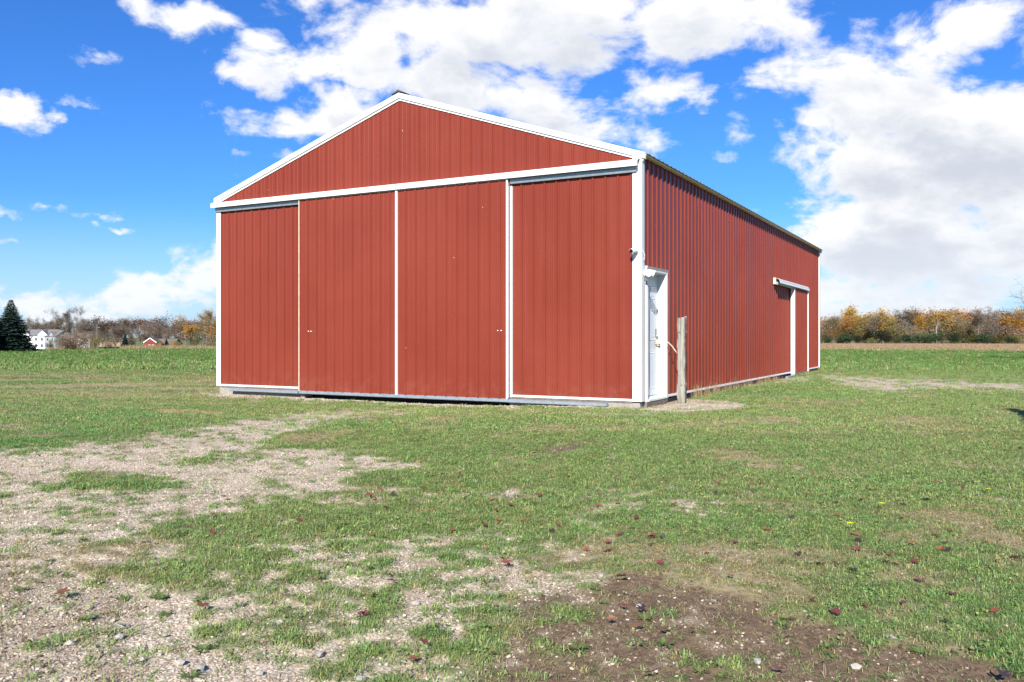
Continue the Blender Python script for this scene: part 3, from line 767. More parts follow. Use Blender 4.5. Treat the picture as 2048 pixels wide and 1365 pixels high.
# things fixed to the barn or standing by it
def fixtures():
    t = empty('security_camera', bw(-.085, -.034, TB + 2.50), -TH)
    tag(t, 'small white bullet security camera on the white corner trim above the floodlight', 'camera')
    aim = Vector((-.25, -1, -.22)).normalized()
    p0 = Vector((.03, -.06, .0)); p1 = p0 + aim * .13
    MB().tube([p0 - aim * .02, p0 - aim * .015, p0, p1, p1 + aim * .012], [.02, .034, .040, .040, .038], 16).obj('body', M['plastic'], t, smooth=False)
    MB().tube([p1 + aim * .010, p1 + aim * .016], [.0365, .034], 16).obj('lens', M['black'], t)
    MB().tube([(.05, .0, -.03), (.05, -.012, -.03)], .032, 12).tube([(.05, -.010, -.03), (.04, -.04, -.025), (.032, -.06, .0)], .012, 8).obj('bracket', M['plastic'], t)
    MB().tube([(.05, -.005, -.03), (.10, -.03, .0), (.135, .0, -.02), (.15, .03, -.08), (.14, .05, -.14), (.121, .06, -.16)], .005, 6).obj('cable', M['plastic'], t)
    t = empty('floodlight', bw(.036, .085, TB + 2.12), -TH)
    tag(t, 'white twin-head motion floodlight on the corner trim beside the entry door', 'floodlight')
    MB().tube([(0, 0, 0), (.03, 0, 0)], [.055, .048], 16).obj('base', M['plastic'], t)
    for k, (dy, aim) in enumerate(((-.035, Vector((.5, -.75, -.25))), (.055, Vector((.85, .25, -.35))))):
        aim.normalize(); p = Vector((.06, dy, .02))
        h = MB().tube([p - aim * .03, p - aim * .02, p + aim * .05, p + aim * .085], [.02, .042, .060, .062], 16).obj('lamp_head', M['plastic'], t)
        MB().tube([p + aim * .0855, p + aim * .088], .055, 16).obj('lens', M['plastic'], h)
        MB().tube([(.02, dy * .4, 0), tuple(p - aim * .02)], .012, 8).obj('arm', M['plastic'], t)
    MB().box(.005, .055, -.022, .022, -.12, -.055).obj('motion_sensor', M['nickel'], t, bevel=.008)
    # post
    px_, py_ = .27, 1.345
    base = bw(px_, py_, 0); base.z = float(ground_z(base.x, base.y)) - .05
    t = empty('wooden_post', base, -TH + .1)
    tag(t, 'weathered grey square wooden post standing beside the entry door', 'post')
    mb = MB(); rings = []
    for k in range(13):
        z = k / 12 * 1.56; w = .064 + .004 * math.sin(k * 1.3) - .003 * k / 12
        rings.append([(sx * w + .004 * math.sin(k * 2.1), sy * w * .98 + .004 * math.cos(k * 1.7), z + (.012 * sx if k == 12 else 0)) for sx, sy in ((-1, -1), (1, -1), (1, 1), (-1, 1))])
    for a_, b_ in zip(rings[:-1], rings[1:]):
        for j in range(4): mb.quad(a_[j], a_[(j + 1) % 4], b_[(j + 1) % 4], b_[j])
    mb.poly(rings[-1])
    po = mb.obj('shaft', M['post'], t); weld(po); bv = po.modifiers.new('bevel', 'BEVEL'); bv.width = .012; bv.segments = 2
    MB().tube([(-.02, -.066, 1.30), (-.02, -.074, 1.30)], [.020, .012], 10).obj('knot', M['sillwood'], t)
    MB().tube([(.01, -.066, .36), (.01, -.071, .36)], [.018, .010], 10).obj('knot', M['sillwood'], t)
    # cable sticking out of the post towards the wall
    w = empty('loose_cable', bw(px_ - .06, py_ - .05, .86), -TH)
    tag(w, 'stiff cream cable bending from the wooden post toward the steel wall', 'cable')
    MB().tube([(.0, .0, 0), (-.03, -.05, .06), (-.06, -.13, .14), (-.10, -.20, .20), (-.14, -.26, .225)], [.011, .010, .010, .009, .005], 8).obj('sheath', M['cream'], w, smooth=True)
    MB().tube([(-.14, -.26, .225), (-.175, -.30, .232)], .004, 6).obj('bare_wire', M['nickel'], w)
fixtures()

# ------------------------------------------------------------------ trees and shrubs
def limb_path(rn, p, d, length, n, wob, up):
    pts = [p.copy()]; d = d.normalized()
    for k in range(n):
        d = (d + Vector((rn.gauss(0, wob), rn.gauss(0, wob), rn.gauss(0, wob) + up))).normalized()
        p = p + d * (length / n); pts.append(p.copy())
    return pts, d
def make_tree(seed, h, spread, trunk_h, leaf=None, nleaf=0, lsize=.3, twig='grey', twigs=True, levels=4, clump=.5, narrow=1.0, bark='bark', kids=(5, 4, 4, 3), lean=0.0, label=None, cat='tree', name='tree', group=None):
    rn = random.Random(seed)
    wood, fine, ends = MB(), MB(), []
    def grow(p, d, length, rad, lev):
        pts, de = limb_path(rn, p, d, length, 4 if lev < 2 else 3, .10 + .05 * lev, .05)
        rr = [rad * (1 - .55 * k / (len(pts) - 1)) for k in range(len(pts))]
        (wood if lev < 2 else fine).tube(pts, rr, 6 if lev == 0 else (5 if lev == 1 else 3), cap=False)
        if lev >= levels - 2: ends.extend(pts[1:])
        if lev + 1 < levels:
            for k in range(kids[min(lev, len(kids) - 1)]):
                t = rn.uniform(.35, 1) if lev else rn.uniform(max(.25, trunk_h), 1)
                i = min(int(t * (len(pts) - 1)), len(pts) - 2); q = pts[i].lerp(pts[i + 1], t * (len(pts) - 1) - i)
                a = rn.uniform(0, 2 * math.pi); el = rn.uniform(.25, .95)
                nd = Vector((math.cos(a) * spread, math.sin(a) * spread, el)).normalized()
                nd = (nd + de * .45).normalized()
                grow(q, nd, length * rn.uniform(.42, .68) * (1.0 if lev else 1.05), rr[i] * .55, lev + 1)
    grow(Vector((0, 0, -.1)), Vector((lean, rn.uniform(-.05, .05), 1)), h * .62, h * .020, 0)
    zmax = max([e.z for e in ends] + [.1]); k = h / zmax
    for mb in (wood, fine): mb.v = [(v[0] * k * narrow, v[1] * k * narrow, v[2] * k) for v in mb.v]
    ends = [Vector((e.x * k * narrow, e.y * k * narrow, e.z * k)) for e in ends]
    t = empty(name); tag(t, label, cat, group)
    wood.obj('trunk', M[bark], t, smooth=True, recalc=False)
    cr = MB()
    if leaf:
        centres = [rn.choice(ends) for _ in range(max(12, len(ends) // 3))]
        for _ in range(nleaf):
            e = rn.choice(centres); s = lsize * rn.uniform(.5, 1.2)
            p = e + Vector((rn.gauss(0, clump), rn.gauss(0, clump), rn.gauss(0, clump * .8)))
            if p.z < .15: continue
            u = Vector((rn.gauss(0, 1), rn.gauss(0, 1), rn.gauss(0, .7))).normalized(); w = u.orthogonal().normalized() * .6
            cr.quad(tuple(p - u * s * .5), tuple(p + w * s * .45), tuple(p + u * s * .5), tuple(p - w * s * .45))
    if leaf and cr.v: cr.obj('crown', M[leaf], t, recalc=False)
    if twigs:
        for e in ends:
            for _ in range(3):
                d = Vector((rn.gauss(0, .7), rn.gauss(0, .7), rn.gauss(.45, .5))).normalized(); L = h * rn.uniform(.04, .09); wv = d.orthogonal().normalized() * h * .0011
                fine.quad(tuple(e - wv), tuple(e + wv), tuple(e + d * L + wv * .4), tuple(e + d * L - wv * .4))
        fine.obj('twigs', M[twig], t, recalc=False)
    return t
def make_bush(seed, h, w, leaf, n, lsize, stems=18, label=None, name='bush', cat='bush', group=None, twig='grey', dens=.35):
    rn = random.Random(seed); st, cr = MB(), MB()
    tips = []
    for k in range(stems):
        a = rn.uniform(0, 6.283); sp = rn.uniform(.1, 1)
        pts, _ = limb_path(rn, Vector((math.cos(a) * w * .15 * sp, math.sin(a) * w * .15 * sp, -.05)), Vector((math.cos(a) * sp * w / h * .6, math.sin(a) * sp * w / h * .6, 1)), h * rn.uniform(.6, 1.0), 5, .16, .02)
        st.tube(pts, [h * .008 * (1 - .16 * i) for i in range(len(pts))], 3, cap=False); tips += pts[2:]
        for _ in range(6):
            e = rn.choice(pts[2:]); p2, _ = limb_path(rn, e, Vector((rn.gauss(0, 1), rn.gauss(0, 1), rn.uniform(.1, 1))), h * rn.uniform(.15, .4), 3, .2, .02)
            st.tube(p2, [h * .004, h * .003, h * .002, h * .001], 3, cap=False); tips += p2[1:]
    for _ in range(n):
        e = rn.choice(tips); s = lsize * rn.uniform(.5, 1.2); p = e + Vector((rn.gauss(0, h * .09), rn.gauss(0, h * .09), rn.gauss(0, h * .07)))
        if p.z < .02: p.z = abs(p.z) + .02
        u = Vector((rn.gauss(0, 1), rn.gauss(0, 1), rn.gauss(0, .8))).normalized(); v_ = u.orthogonal().normalized() * .6
        cr.quad(tuple(p - u * s * .5), tuple(p + v_ * s * .45), tuple(p + u * s * .5), tuple(p - v_ * s * .45))
    t = empty(name); tag(t, label, cat, group)
    st.obj('stems', M[twig], t, recalc=False); cr.obj('foliage', M[leaf], t, recalc=False)
    return t
def make_spruce(seed, h, w, label, name='spruce_tree'):
    rn = random.Random(seed); cr, st = MB(), MB()
    st.tube([(0, 0, -.1), (0, 0, h * .5), (0, 0, h * .97)], [h * .022, h * .014, .004], 7)
    nl = 46
    for k in range(nl):
        f = k / (nl - 1); z = h * (.03 + .95 * f); rad = w * (1 - f) ** .82 * (1 + rn.uniform(-.10, .10)) + .03
        nb = int(8 + 15 * (1 - f))
        for j in range(nb):
            a = 6.283 * j / nb + rn.uniform(-.2, .2); rr = rad * rn.uniform(.78, 1.10)
            dr = Vector((math.cos(a), math.sin(a), 0)); tip = dr * rr + Vector((0, 0, z - rr * .10 + rr * rn.uniform(-.08, .16)))
            b0 = Vector((0, 0, z)); sd_ = dr.cross(Vector((0, 0, 1)))
            st.tube([b0, tip], [.012 * h / 4, .003], 3, cap=False)
            nn = max(5, int(rr * 17))
            for q in range(nn):
                t = (q + rn.random()) / nn * .85 + .15; p = b0.lerp(tip, t)
                for s in (-1, 1):
                    d = (dr * rn.uniform(.3, .9) + sd_ * s * rn.uniform(.5, 1.1) + Vector((0, 0, rn.uniform(-.35, .35)))).normalized()
                    L = (.13 + .20 * (1 - f)) * rn.uniform(.7, 1.3) * (1.15 - t * .45); wv = (d.cross(Vector((0, 0, 1))) + Vector((0, 0, rn.uniform(-.5, .5)))).normalized() * .038
                    cr.quad(tuple(p - wv), tuple(p + wv), tuple(p + d * L + wv * .5), tuple(p + d * L - wv * .5))
    t = empty(name); tag(t, label, 'tree')
    st.obj('trunk', M['bark'], t, recalc=False); cr.obj('crown', M['spruce'], t, recalc=False)
    return t
def set_at(o, p, rz=0.0, s=1.0):
    o.location = p; o.rotation_euler = (0, 0, rz); o.scale = (s,) * 3 if not hasattr(s, '__len__') else s
    return o

def vegetation():
    rn = random.Random(5)
    # --- the spruce at the edge of the hay field and the ones out of frame whose shade shows
    sp = make_spruce(3, 3.75, 1.58, 'dark blue-green spruce standing alone at the far edge of the field by the white house')
    set_at(sp, at(22, 60), .6)
    s2 = copy_tree(sp); set_at(s2, Vector((-37.0, 53.4, 0)), 2.2, 1.62); s2['label'] = 'tall spruce that shades the lower half of the lone field spruce'
    s3 = copy_tree(sp); set_at(s3, Vector((6.92, 8.8, 0)), 1.1, (.58, .58, .80)); s3['label'] = 'small spruce on the lawn whose shadow falls beside the grass on the barn side'
    # --- protos for the woods
    P = {}
    P['yellow'] = [make_tree(21, 12, .75, .30, 'yellow', 2400, .55, clump=.75, label='yellow-leaved autumn tree in the wood behind the ploughed field', name='yellow_tree', group='yellow trees in the wood behind the ploughed field'),
                   make_tree(22, 11, .9, .25, 'yellow', 1700, .5, clump=.9, label='yellow-leaved autumn tree in the wood behind the ploughed field', name='yellow_tree', group='yellow trees in the wood behind the ploughed field')]
    P['gold'] = [make_tree(23, 10, .8, .3, 'gold', 1500, .5, clump=.8, label='orange-gold autumn tree in the wood behind the ploughed field', name='golden_tree', group='golden trees in the wood behind the ploughed field')]
    P['bare'] = [make_tree(31, 13, .7, .3, 'grey', 500, .4, clump=.9, levels=5, kids=(6, 4, 4, 3), label='bare grey-brown tree in the wood behind the ploughed field', name='bare_tree', group='bare trees in the wood behind the ploughed field'),
                 make_tree(32, 12, .85, .25, 'tan', 900, .4, clump=.9, levels=5, kids=(6, 4, 4, 3), twig='tan', label='bare grey-brown tree in the wood behind the ploughed field', name='bare_tree', group='bare trees in the wood behind the ploughed field'),
                 make_tree(33, 12, .8, .25, 'tan', 600, .4, clump=.8, levels=5, kids=(5, 4, 4, 3), label='bare grey-brown tree in the wood behind the ploughed field', name='bare_tree', group='bare trees in the wood behind the ploughed field')]
    P['green'] = [make_bush(41, 4.2, 3.4, 'green', 1100, .5, label='dark green bush at the foot of the wood behind the ploughed field', name='green_bush', group='green bushes along the ploughed field'),
                  make_bush(42, 3.6, 4.0, 'olive', 900, .5, label='olive bush at the foot of the wood behind the ploughed field', name='olive_bush', group='olive bushes along the ploughed field')]
    used = set()
    def put(kind, k, p, rz, s):
        src = P[kind][k]
        o = src if (kind, k) not in used else copy_tree(src); used.add((kind, k))
        return set_at(o, p, rz, s)
    # trees that one can tell apart on the photograph (px, top y, kind)
    named = [(1718, 617, 'yellow', 0), (1700, 624, 'yellow', 1), (1766, 620, 'yellow', 1), (1800, 622, 'bare', 1), (1812, 614, 'bare', 0), (1838, 619, 'gold', 0), (1856, 634, 'yellow', 0), (1877, 623, 'gold', 0),
             (1888, 621, 'bare', 2), (1905, 630, 'bare', 1), (1926, 620, 'gold', 0), (1944, 632, 'yellow', 0), (1955, 619, 'bare', 0), (1976, 617, 'bare', 0), (1998, 640, 'gold', 0), (2010, 622, 'yellow', 1), (2030, 621, 'yellow', 0), (2046, 621, 'yellow', 1),
             (1675, 632, 'bare', 1), (1690, 636, 'gold', 0), (1650, 641, 'bare', 2), (1735, 634, 'bare', 1), (1748, 630, 'bare', 2), (1782, 634, 'bare', 2), (1862, 624, 'bare', 1), (1920, 636, 'bare', 1), (1988, 628, 'bare', 2), (2070, 622, 'gold', 0), (2095, 618, 'bare', 0), (1630, 640, 'bare', 0), (2120, 624, 'yellow', 1), (2150, 620, 'bare', 1)]
    for (px, ty, kind, k) in named:
        D = rn.uniform(285, 318); p = at(px, D); h = (687 + rn.uniform(0, 2) - ty) * D / F_PX
        H = {'yellow': 12 - k, 'gold': 10, 'bare': (13, 12, 12)[k] if kind == 'bare' else 12}[kind]
        s = h / H; put(kind, k, p, rn.uniform(0, 6.28), (s * 1.15, s * 1.15, s))
    for i in range(30):          # second row, lower and greyer, closing the gaps
        px = 1600 + i * 19 + rn.uniform(-6, 6); D = rn.uniform(322, 350); p = at(px, D); s = rn.uniform(.72, .95)
        put('bare', rn.randrange(3), p, rn.uniform(0, 6.28), (s * 1.3, s * 1.3, s))
    P['thick'] = [make_bush(43, 6.5, 5.0, 'tan', 1500, .45, 26, label='tall grey-brown leafless thicket at the edge of the wood behind the ploughed field', name='bare_thicket', group='leafless thickets along the ploughed field', twig='tan'),
                  make_bush(44, 6.0, 5.0, 'grey', 1300, .45, 26, label='tall grey-brown leafless thicket at the edge of the wood behind the ploughed field', name='bare_thicket', group='leafless thickets along the ploughed field')]
    P['leafy'] = [make_bush(45, 7.5, 5.0, 'olive', 1700, .5, 22, label='tall olive-yellow leafy tree in the wood behind the ploughed field', name='olive_tree', cat='tree', group='olive trees in the wood behind the ploughed field'),
                  make_bush(46, 8.0, 5.5, 'gold', 1500, .5, 22, label='broad rust-gold tree in the wood behind the ploughed field', name='rust_gold_tree', cat='tree', group='rust-gold trees in the wood behind the ploughed field')]
    for i in range(22):
        px = 1610 + i * 25 + rn.uniform(-11, 11); D = rn.uniform(282, 310); p = at(px, D); s = rn.uniform(.7, 1.15)
        put('leafy', 0 if rn.random() < .55 else 1, p, rn.uniform(0, 6.28), (s * 1.1, s * 1.1, s))
    for i in range(44):
        px = 1600 + i * 12.5 + rn.uniform(-6, 6); D = rn.uniform(280, 330); p = at(px, D); s = rn.uniform(.75, 1.25)
        put('thick', rn.randrange(2), p, rn.uniform(0, 6.28), (s * 1.25, s * 1.25, s))
    for i in range(27):
        px = 1600 + i * 20 + rn.uniform(-9, 9); D = rn.uniform(266, 280); p = at(px, D); s = rn.uniform(.45, 1.05)
        put('green', 0 if rn.random() < .5 else 1, p, rn.uniform(0, 6.28), (s * 1.2, s * 1.2, s))
    # pale dead trunk
    t = empty('dead_snag', at(1873, 268)); tag(t, 'pale bare dead trunk standing in front of the wood behind the ploughed field', 'tree')
    MB().tube([(0, 0, -.2), (.1, 0, 2.2), (-.1, 0, 4.6), (.35, 0, 6.6)], [.13, .12, .10, .04], 7).obj('trunk', M['palebark'], t, smooth=True)
    MB().tube([(-.05, 0, 4.4), (.5, 0, 5.6), (.8, .1, 6.3)], [.07, .05, .02], 6).obj('limb', M['palebark'], t, smooth=True)
    # bare tree beyond the right edge of the frame: only its outer twigs reach into view
    bt = make_tree(64, 5.2, 1.1, .3, None, 0, levels=4, kids=(6, 5, 4), label='bare tree whose thin outer twigs hang into the sky past the lawn', name='bare_lawn_tree')
    set_at(bt, Vector((25.45, 40.0, 0)), .4)
    # --- left: woods far behind the houses
    Q = {}
    Q['rust'] = [make_tree(51, 14, .8, .25, 'rust', 1700, .6, clump=1.0, label='rust-brown oak in the far wood behind the houses', name='rust_oak', group='rust-brown oaks in the far wood'),
                 make_tree(52, 13, .9, .2, 'rust', 1400, .6, clump=1.1, label='rust-brown oak in the far wood behind the houses', name='rust_oak', group='rust-brown oaks in the far wood')]
    Q['grey'] = [make_tree(53, 14, .75, .25, 'grey', 900, .5, clump=1.0, levels=5, kids=(6, 4, 4, 3), label='bare grey tree in the far wood behind the houses', name='bare_tree', group='bare trees in the far wood'),
                 make_tree(54, 14, .8, .25, 'tan', 900, .5, clump=1.0, levels=5, kids=(6, 4, 4, 3), label='bare grey tree in the far wood behind the houses', name='bare_tree', group='bare trees in the far wood')]
    P.update(Q)
    for i in range(44):
        px = -40 + i * 11.5 + rn.uniform(-4, 4); D = rn.uniform(430, 520); p = at(px, D)
        top = 636 + rn.uniform(-3, 6) if px > 150 else 634 + rn.uniform(-3, 5)
        rusty = rn.random() < (.5 if px > 165 else .15); kind = 'rust' if rusty else 'grey'; k = rn.randrange(2)
        zt = CAM_H + (Y0 - top) * D / F_PX; s = (zt - p.z) / (14 if (kind, k) != ('rust', 1) else 13)
        put(kind, k, p, rn.uniform(0, 6.28), (s * 1.1, s * 1.1, s))
    for i in range(34):
        px = -40 + i * 15 + rn.uniform(-5, 5); D = rn.uniform(385, 425); p = at(px, D); s = rn.uniform(.45, .72)
        if 40 < px < 140 or 285 < px < 350: D = 425; p = at(px, D)
        put('grey' if rn.random() < .7 else 'rust', rn.randrange(2), p, rn.uniform(0, 6.28), (s * 1.3, s * 1.3, s))
    # single trees and bushes between the field and the houses
    b = make_tree(71, 6.0, .7, .22, None, 0, levels=5, kids=(6, 4, 4, 3), label='tall bare tree with fine upright twigs beside the white house', name='bare_tree'); set_at(b, at(140, 118), .3, (1.05, 1.05, 1.0))
    br = make_bush(72, 2.3, 3.4, 'tan', 3200, .12, 40, 'broad tangled tan brush thicket at the edge of the hay field', 'brush_thicket', twig='tan'); set_at(br, at(147, 72), 0, (1.25, 1.1, .78))
    g1 = make_bush(73, 2.0, 1.6, 'olive', 1300, .13, 20, 'small yellow-green bush in front of the white house', 'olive_bush'); set_at(g1, at(101, 92), 0, .62)
    y1 = make_tree(74, 7.2, 1.0, .15, 'gold', 2600, .26, clump=.45, label='orange-gold tree with low branches beside the barn corner and dry grass', name='golden_tree'); set_at(y1, at(372, 150), .5, (1.0, 1.0, .82))
    y2 = make_tree(75, 7.5, .9, .3, 'gold', 1100, .22, clump=.5, levels=5, kids=(6, 4, 4, 3), lean=.25, label='crooked half-bare tree with a pale leaning trunk next to the barn corner', name='crooked_tree'); set_at(y2, at(411, 140), 1.2, .86)
    y3 = copy_tree(y1); set_at(y3, at(440, 160), 2.5, .98); y3['label'] = 'brownish gold tree showing past the left edge of the barn'
    for k, (px, D, h, lab) in enumerate(((207, 200, 5.2, 'slender bare tree beside the pale lamp pole'), (231, 190, 4.6, 'small forked bare tree in front of the tan field strip'), (275, 230, 6.5, 'bare grey tree behind the blue spruce and the red garage'), (330, 260, 7.2, 'bare grey tree behind the brown roofed house'), (166, 135, 3.2, 'low dark bare tree beside the brush thicket'))):
        q = make_tree(80 + k, h, .85, .2, 'tan' if k % 2 else None, 300, .2, clump=.3, levels=4, kids=(7, 5, 4), label=lab, name='bare_tree'); set_at(q, at(px, D), k)
    bs = make_spruce(9, 4.2, 1.2, 'small blue spruce between the tan field strip and the red garage', 'blue_spruce'); set_at(bs, at(250, 185), .3, .8)
    cs = make_spruce(10, 3.6, 1.3, 'small dark green conifer in front of the brown roofed house', 'conifer'); set_at(cs, at(333, 235), 1.3, .75)
    for k, (px, D, s, lf, lab) in enumerate(((188, 150, 1.0, 'olive', 'olive bush under the pale lamp pole'), (262, 240, 1.3, 'green', 'green bush beside the blue spruce'), (318, 230, .7, 'gold', 'low orange bush in front of the red garage wall'), (352, 190, .8, 'gold', 'low orange bush under the brown roof'), (388, 145, 1.0, 'olive', 'olive undergrowth below the orange-gold tree'), (425, 138, .9, 'tan', 'tan undergrowth beside the crooked tree'), (66, 110, .4, 'tan', 'tan brush at the foot of the white house wall'), (218, 160, .7, 'tan', 'tan brush below the tan field strip'))):
        q = make_bush(90 + k, 2.4, 2.6, lf, 900, .2, 16, lab, 'bush'); set_at(q, at(px, D), k, s)
vegetation()

# ------------------------------------------------------------------ houses across the field
def houses():
    M['vinyl'] = mk_simple('white_siding', (.78, .78, .78), .6, 0, .03, 2)
    M['greysiding'] = mk_simple('blue_grey_siding', (.27, .31, .36), .6, 0, .05, 2)
    M['shingle'] = mk_simple('grey_shingles', (.17, .165, .165), .9, 0, .15, 3)
    M['brownshingle'] = mk_simple('brown_shingles', (.15, .12, .105), .9, 0, .15, 3)
    M['glass'] = mk_simple('window_glass', (.05, .06, .07), .15, 0, .1, 2)
    def house(name, label, px, D, rz, w, dpt, eave, pitch, wall, roof, wins=(), gables=(), trim='vinyl'):
        t = empty(name, at(px, D, -.2), rz); tag(t, label, 'house')
        rh = dpt / 2 * pitch
        wl = MB().box(-w / 2, w / 2, -dpt / 2, dpt / 2, 0, eave); wl.prism([(-dpt / 2, eave + .001), (dpt / 2, eave + .001), (0, eave + rh)], 0, -w / 2, w / 2); wl.obj('wall', M[wall], t)
        rf = MB()
        for s in (-1, 1): rf.prism([(s * (dpt / 2 + .35), eave - .35 * pitch + .05), (0, eave + rh + .05), (0, eave + rh + .25), (s * (dpt / 2 + .35), eave - .35 * pitch + .25)], 0, -w / 2 - .3, w / 2 + .3)
        ro = rf.obj('roof', M[roof], t)
        for (gx, gw, gh) in gables:
            g = MB(); yf = -dpt / 2 - .25
            g.prism([(gx - gw / 2, eave + .02), (gx + gw / 2, eave + .02), (gx, eave + gh)], 1, yf, 0); gg = g.obj('gable', M[wall], t)
            r2 = MB()
            for s in (-1, 1): r2.prism([(gx + s * (gw / 2 + .3), eave - .1), (gx, eave + gh + .05), (gx, eave + gh + .25), (gx + s * (gw / 2 + .3), eave + .12)], 1, yf - .25, .5)
            r2.obj('gable_roof', M[roof], gg)
        for (wx, wz, ww, wh, face) in wins:
            if face == 'f':
                f_ = MB().box(wx - ww / 2 - .1, wx + ww / 2 + .1, -dpt / 2 - .05, -dpt / 2 - .002, wz - .1, wz + wh + .1).obj('window', M[trim], t)
                MB().box(wx - ww / 2, wx + ww / 2, -dpt / 2 - .07, -dpt / 2 - .052, wz, wz + wh).obj('pane', M['glass'], f_)
            else:
                f_ = MB().box(w / 2 + .002, w / 2 + .05, wx - ww / 2 - .1, wx + ww / 2 + .1, wz - .1, wz + wh + .1).obj('window', M[trim], t)
                MB().box(w / 2 + .052, w / 2 + .07, wx - ww / 2, wx + ww / 2, wz, wz + wh).obj('pane', M['glass'], f_)
        return t
    ww = [(x, z, .9, 1.4, 'f') for z in (.9, 3.7) for x in (-6.6, -5.0, -2.2, .6, 3.2, 5.8)]
    house('white_house', 'long two-storey white house with grey roof and two front gables beyond the spruce', 82, 375, -.05, 17, 9, 5.9, .55, 'vinyl', 'shingle', ww, ((-4.6, 5.0, 2.3), (3.4, 5.0, 2.3)))
    house('grey_house', 'blue-grey two-storey house with white gable beside the long white house', 118, 372, -.5, 7.5, 8, 5.6, .6, 'greysiding', 'shingle', [(-1.8, .9, 1, 1.4, 'f'), (1.6, .9, 1, 1.4, 'f'), (-1.8, 3.6, 1, 1.3, 'f'), (1.6, 3.6, 1, 1.3, 'f'), (0, 3.6, 1, 1.3, 's')], ((1.0, 3.6, 1.9),))
    house('far_house', 'distant house with pale gable showing through the trees behind the bare tree', 167, 445, .4, 6, 7, 5.6, .6, 'vinyl', 'brownshingle', [(0, 4.5, 1.0, 1.3, 'f')])
    # red garage, gable end towards the field
    t = empty('red_garage', at(300, 300, -.1), .12); tag(t, 'small red garage with white-edged gable across the field', 'garage')
    MB().box(-1.95, 1.95, 0, 7, 0, 2.35).prism([(-1.95, 2.351), (1.95, 2.351), (0, 3.75)], 1, 0, 7).obj('wall', M['red'], t)
    rf = MB()
    for s in (-1, 1): rf.prism([(s * 2.2, 2.22), (0, 3.80), (0, 3.95), (s * 2.2, 2.37)], 1, -.02, 7.2)
    rf.obj('roof', M['brownshingle'], t)
    rk = MB()
    for s in (-1, 1): rk.prism([(s * 2.22, 2.10), (0, 3.70), (0, 3.98), (s * 2.22, 2.38)], 1, -.16, -.03)
    rk.obj('rake_trim', M['vinyl'], t)
    for x in (-.2, 1.0):
        w_ = MB().box(x - .35, x + .35, -.05, -.002, .5, 1.5).obj('window', M['vinyl'], t); MB().box(x - .25, x + .25, -.07, -.052, .6, 1.4).obj('pane', M['glass'], w_)
    house('brown_roof_house', 'low house with a long brown roof next to the red garage', 326, 312, .04, 10.5, 8, 1.9, .42, 'sillwood', 'brownshingle', [(-2.5, .6, 1.2, .9, 'f'), (1.5, .6, 1.2, .9, 'f')])
    # lamp pole
    t = empty('lamp_pole', at(193, 210)); tag(t, 'pale slender lamp pole with a short arm across the field', 'lamp')
    M['polegrey'] = mk_simple('weathered_pole', (.30, .29, .27), .8, 0, .1, 4)
    MB().tube([(0, 0, -.2), (0, 0, 5.0)], [.07, .045], 8).obj('pole', M['polegrey'], t)
    MB().tube([(0, 0, 4.9), (.15, 0, 5.3), (.45, 0, 5.45)], .035, 6).obj('arm', M['polegrey'], t)
    MB().tube([(.42, 0, 5.44), (.5, 0, 5.40), (.8, 0, 5.40)], [.05, .09, .06], 8).obj('lamp_head', M['polegrey'], t)
    # tan field strip rising behind
    q = [at(196, 395), at(246, 395), at(250, 520), at(190, 520)]
    mb = MB(); n = 12
    for i in range(n):
        for j in range(n):
            def P(a, b_):
                p = (q[0] * (1 - a) + q[1] * a) * (1 - b_) + (q[3] * (1 - a) + q[2] * a) * b_
                p.z = -3.7 + 3.6 * b_ ** 1.1 + .1 * math.sin(a * 9); return tuple(p)
            mb.quad(P(i / n, j / n), P((i + 1) / n, j / n), P((i + 1) / n, (j + 1) / n), P(i / n, (j + 1) / n))
    tag(mb.obj('crop_field', mk_simple('ripe_crop', (.46, .34, .18), .95, 0, .12, .3, .1), None, smooth=True), kind='structure')
houses()

